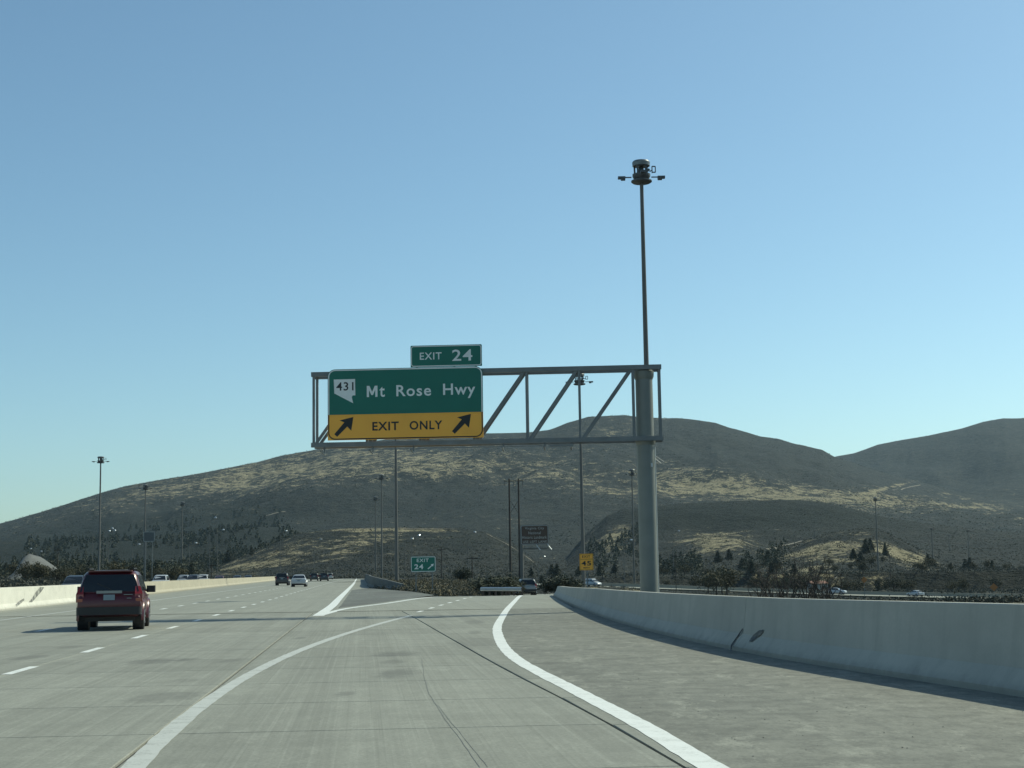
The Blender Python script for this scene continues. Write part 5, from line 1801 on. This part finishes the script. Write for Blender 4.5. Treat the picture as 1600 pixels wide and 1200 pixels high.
# bare shrubs poking over the right barrier
def bare_shrub(seed):
    r_ = np.random.RandomState(seed)
    mb = MB()
    for k in range(7):
        a = r_.uniform(0, 6.28)
        p = Vector((r_.normal() * .12, r_.normal() * .12, -.1))
        d = Vector((math.cos(a) * .28, math.sin(a) * .28, 1)).normalized()
        for s in range(4):
            q = p + d * r_.uniform(.35, .6)
            mb.tube(tuple(p), tuple(q), .030 - .006 * s, .024 - .006 * s, 4)
            for _ in range(2):
                e = (d + Vector(r_.normal(size=3) * .55)).normalized()
                mb.tube(tuple(q), tuple(q + e * r_.uniform(.25, .55)), .012, .005, 3)
            p = q
            d = (d + Vector(r_.normal(size=3) * .22)).normalized()
    return mb.mesh('stems')
BS = [bare_shrub(80 + k) for k in range(3)]
for i, (px, d, h) in enumerate(((1183, 120, 3.0), (1199, 118, 3.3), (1214, 121, 3.0), (1225, 119, 3.4), (1236, 117, 3.4), (1257, 118, 4.0), (1262, 121, 3.2), (1275, 117, 3.4), (1288, 119, 3.2), (1299, 120, 3.3))):
    x = at(px, 900, d)[0]
    zg = float(terrain_z(x, d))
    o = mkobj('bare_shrub', BS[i % 3], M['twig'], None, (x, d, zg))
    o.rotation_euler = (0, 0, i * 1.1)
    k = h / 2.0
    o.scale = (k, k, k)
    tag(o, '%s bare leafless shrub from left poking above the right barrier' % ordinal(i), 'shrub', 'bare shrubs behind the right barrier')

# brush too dense to count: sage clumps near, blobs on the slopes
def clump_field(name, label, pts, size, per, leaf, mat, tall=1.0):
    C = np.repeat(pts, per, 0)
    n = len(C)
    sz = np.repeat(size, per)[:, None]
    off = rs.normal(size=(n, 3)) * np.array([.42, .42, .30])
    off[:, 2] = np.abs(off[:, 2]) * tall + .05
    v = leaf_tris(C + off * sz, leaf, rs) if np.isscalar(leaf) else None
    if v is None:
        v = []
        a = rs.normal(size=(n, 3))
        a /= np.linalg.norm(a, axis=1)[:, None]
        b = rs.normal(size=(n, 3))
        L = np.repeat(leaf, per)[:, None]
        v = np.stack([C + off * sz + a * L, C + off * sz - a * L * .6 + b * L * .45, C + off * sz - a * L * .6 - b * L * .45], 1).reshape(-1, 3)
    me = quick_mesh(name, v, np.arange(len(v)), 3, M[mat])
    o = mkobj(name, me)
    return tag(o, label, None, None, 'stuff')
def scatter(n, px0, px1, d0, d1, cond=None):
    px = rs.uniform(px0, px1, n)
    d = np.exp(rs.uniform(math.log(d0), math.log(d1), n))
    x = (px - 800) / FPX * d
    if cond is not None:
        k = cond(x, d)
        x, d = x[k], d[k]
    return np.stack([x, d, terrain_z(x, d)], 1)
def off_roads(x, y):
    main = (x > wall_x(y) - 20) & (x < mj(y) + 3.2) & (y < 470)
    rp = (x > gore_r(np.clip(y, 56, 230)) - 1.2) & (x < ramp_right(np.clip(y, 62, 270)) + 1.0) & (y < 275)
    go = np.interp(y, [0, 102, 122, 156, 160], [99, float(gore_r(102)) - .2, -7.6, float(mj(156)) + 3.0, -999])
    gr = (x < go) & (y < 160) & (x > mj(y))
    brt = (y < 92) & (x < barr(np.clip(y, -8, 92)) + 1.2)
    cr = np.zeros_like(x, bool)
    for q, n in XL:
        cr |= (x - q.x) ** 2 + (y - q.y) ** 2 < 8.0 ** 2
    return ~(main | rp | gr | brt | cr)
p = scatter(3000, 560, 800, 98, 300, off_roads)
clump_field('gore_brush', 'dry sage brush covering the gore and slope behind it', p, rs.uniform(.25, .72, len(p)), 34, .075, 'sage')
p = scatter(2200, 560, 790, 98, 260, off_roads)
clump_field('dry_grass', 'pale dry grass tufts along the gore edge', p, rs.uniform(.25, .6, len(p)), 24, .075, 'drygrass', 1.4)
p = scatter(6500, 840, 1680, 60, 420, off_roads)
clump_field('valley_brush', 'low brown brush on the ground behind the right barrier', p, rs.uniform(.22, .60, len(p)), 24, .065, 'sage')
p = scatter(2200, -60, 420, 150, 520, off_roads)
clump_field('roadside_brush', 'brush on the bank behind the far carriageway', p, rs.uniform(.8, 1.8, len(p)), 26, .20, 'sage')
p = scatter(24000, -60, 1680, 420, 1400, off_roads)
clump_field('slope_brush', 'sage brush dotted over the nearer hill slopes', p, rs.uniform(.6, 1.4, len(p)), 9, .24, 'sage')
p = scatter(26000, -60, 1680, 1800, 4300, None)
k = fbm(p[:, 0] / 260, p[:, 1] / 420, 4) > 0.02
p = p[k]
clump_field('hill_brush', 'scattered brush and junipers on the far hills', p, rs.uniform(.8, 2.0, len(p)), 4, .60, 'sage', .8)
p = scatter(16000, -60, 1680, 1500, 4300, None)
p = p[fbm(p[:, 0] / 180 + 3, p[:, 1] / 300, 4) > -0.03]
clump_field('hill_scrub', 'dark scrub speckling the far hills', p, rs.uniform(.9, 2.2, len(p)), 4, .75, 'scrub', .8)
# the wood at left reads as one dark mass between the trees that stand out
def wood_mass(n, boxes):
    P = []
    for (a, b, d0, d1, cnt) in boxes:
        P.append(scatter(cnt, a, b, d0, d1, off_roads))
    P = np.concatenate(P)
    keep = fbm(P[:, 0] / 60, P[:, 1] / 60, 3) > -0.10
    P = P[keep]
    h = rs.uniform(3.0, 7.5, len(P))
    per = 90
    C = np.repeat(P, per, 0)
    hh = np.repeat(h, per)
    t = rs.uniform(.05, 1, len(C))
    a = rs.uniform(0, 2 * math.pi, len(C))
    r_ = hh * .34 * (1 - t ** 1.6) * rs.uniform(.35, 1.1, len(C))
    C = C + np.stack([np.cos(a) * r_, np.sin(a) * r_, t * hh], 1)
    v = leaf_tris(C, np.clip(C[:, 1:2] / 1700, .30, .95), rs)
    me = quick_mesh('woodland', v, np.arange(len(v)), 3, M['pine'])
    tag(mkobj('woodland', me), 'dark wood covering the slope at left, with crowns added as hollow shade', None, None, 'stuff')
wood_mass(0, [(-40, 310, 460, 760, 620), (-40, 340, 760, 1100, 520), (40, 450, 1000, 1500, 620), (80, 440, 1500, 2000, 520), (330, 470, 940, 1250, 260), (1005, 1090, 640, 820, 90), (1155, 1225, 600, 780, 28), (915, 1010, 820, 1150, 110)])  # includes crowns added behind the left ridge to stand for the hollow's shade

# grit on the shoulder
px = rs.uniform(830, 1600, 160)
py = rs.uniform(965, 1190, 160)
V_, F__ = [], []
for a, b in zip(px, py):
    x, y = ground(a, b)
    if not (float(edge(y)) + .3 < x < float(barr(y)) - .1):
        continue
    s = rs.uniform(.003, .010)
    n = len(V_)
    V_ += [(x + s * 1.3, y, .001), (x - s * .6, y + s, .001), (x - s * .5, y - s * 1.1, .001), (x + s * .1, y, s * 1.1)]
    F__ += [(n, n + 1, n + 3), (n + 1, n + 2, n + 3), (n + 2, n, n + 3), (n, n + 2, n + 1)]
me = bpy.data.meshes.new('grit')
me.from_pydata(V_, [], F__)
tag(mkobj('grit', me, M['gore']), 'small stones and grit scattered over the shoulder', None, None, 'stuff')

# ------------------------------------------------------------------ haze in the valley air
HAZE = 3.8e-5
if HAZE:
    m = bpy.data.materials.new('haze')
    m.use_nodes = True
    nt = m.node_tree
    nt.nodes.clear()
    vo = nt.nodes.new('ShaderNodeVolumePrincipled')
    vo.inputs['Color'].default_value = (0.62, 0.84, 1.0, 1)
    vo.inputs['Density'].default_value = HAZE
    vo.inputs['Anisotropy'].default_value = 0.3
    ou = nt.nodes.new('ShaderNodeOutputMaterial')
    nt.links.new(vo.outputs[0], ou.inputs['Volume'])
    hz = MB().box((0, 2700, 185), (9000, 6400, 402)).build('haze', m)
    tag(hz, 'thin blue haze in the valley air', None, None, 'stuff')
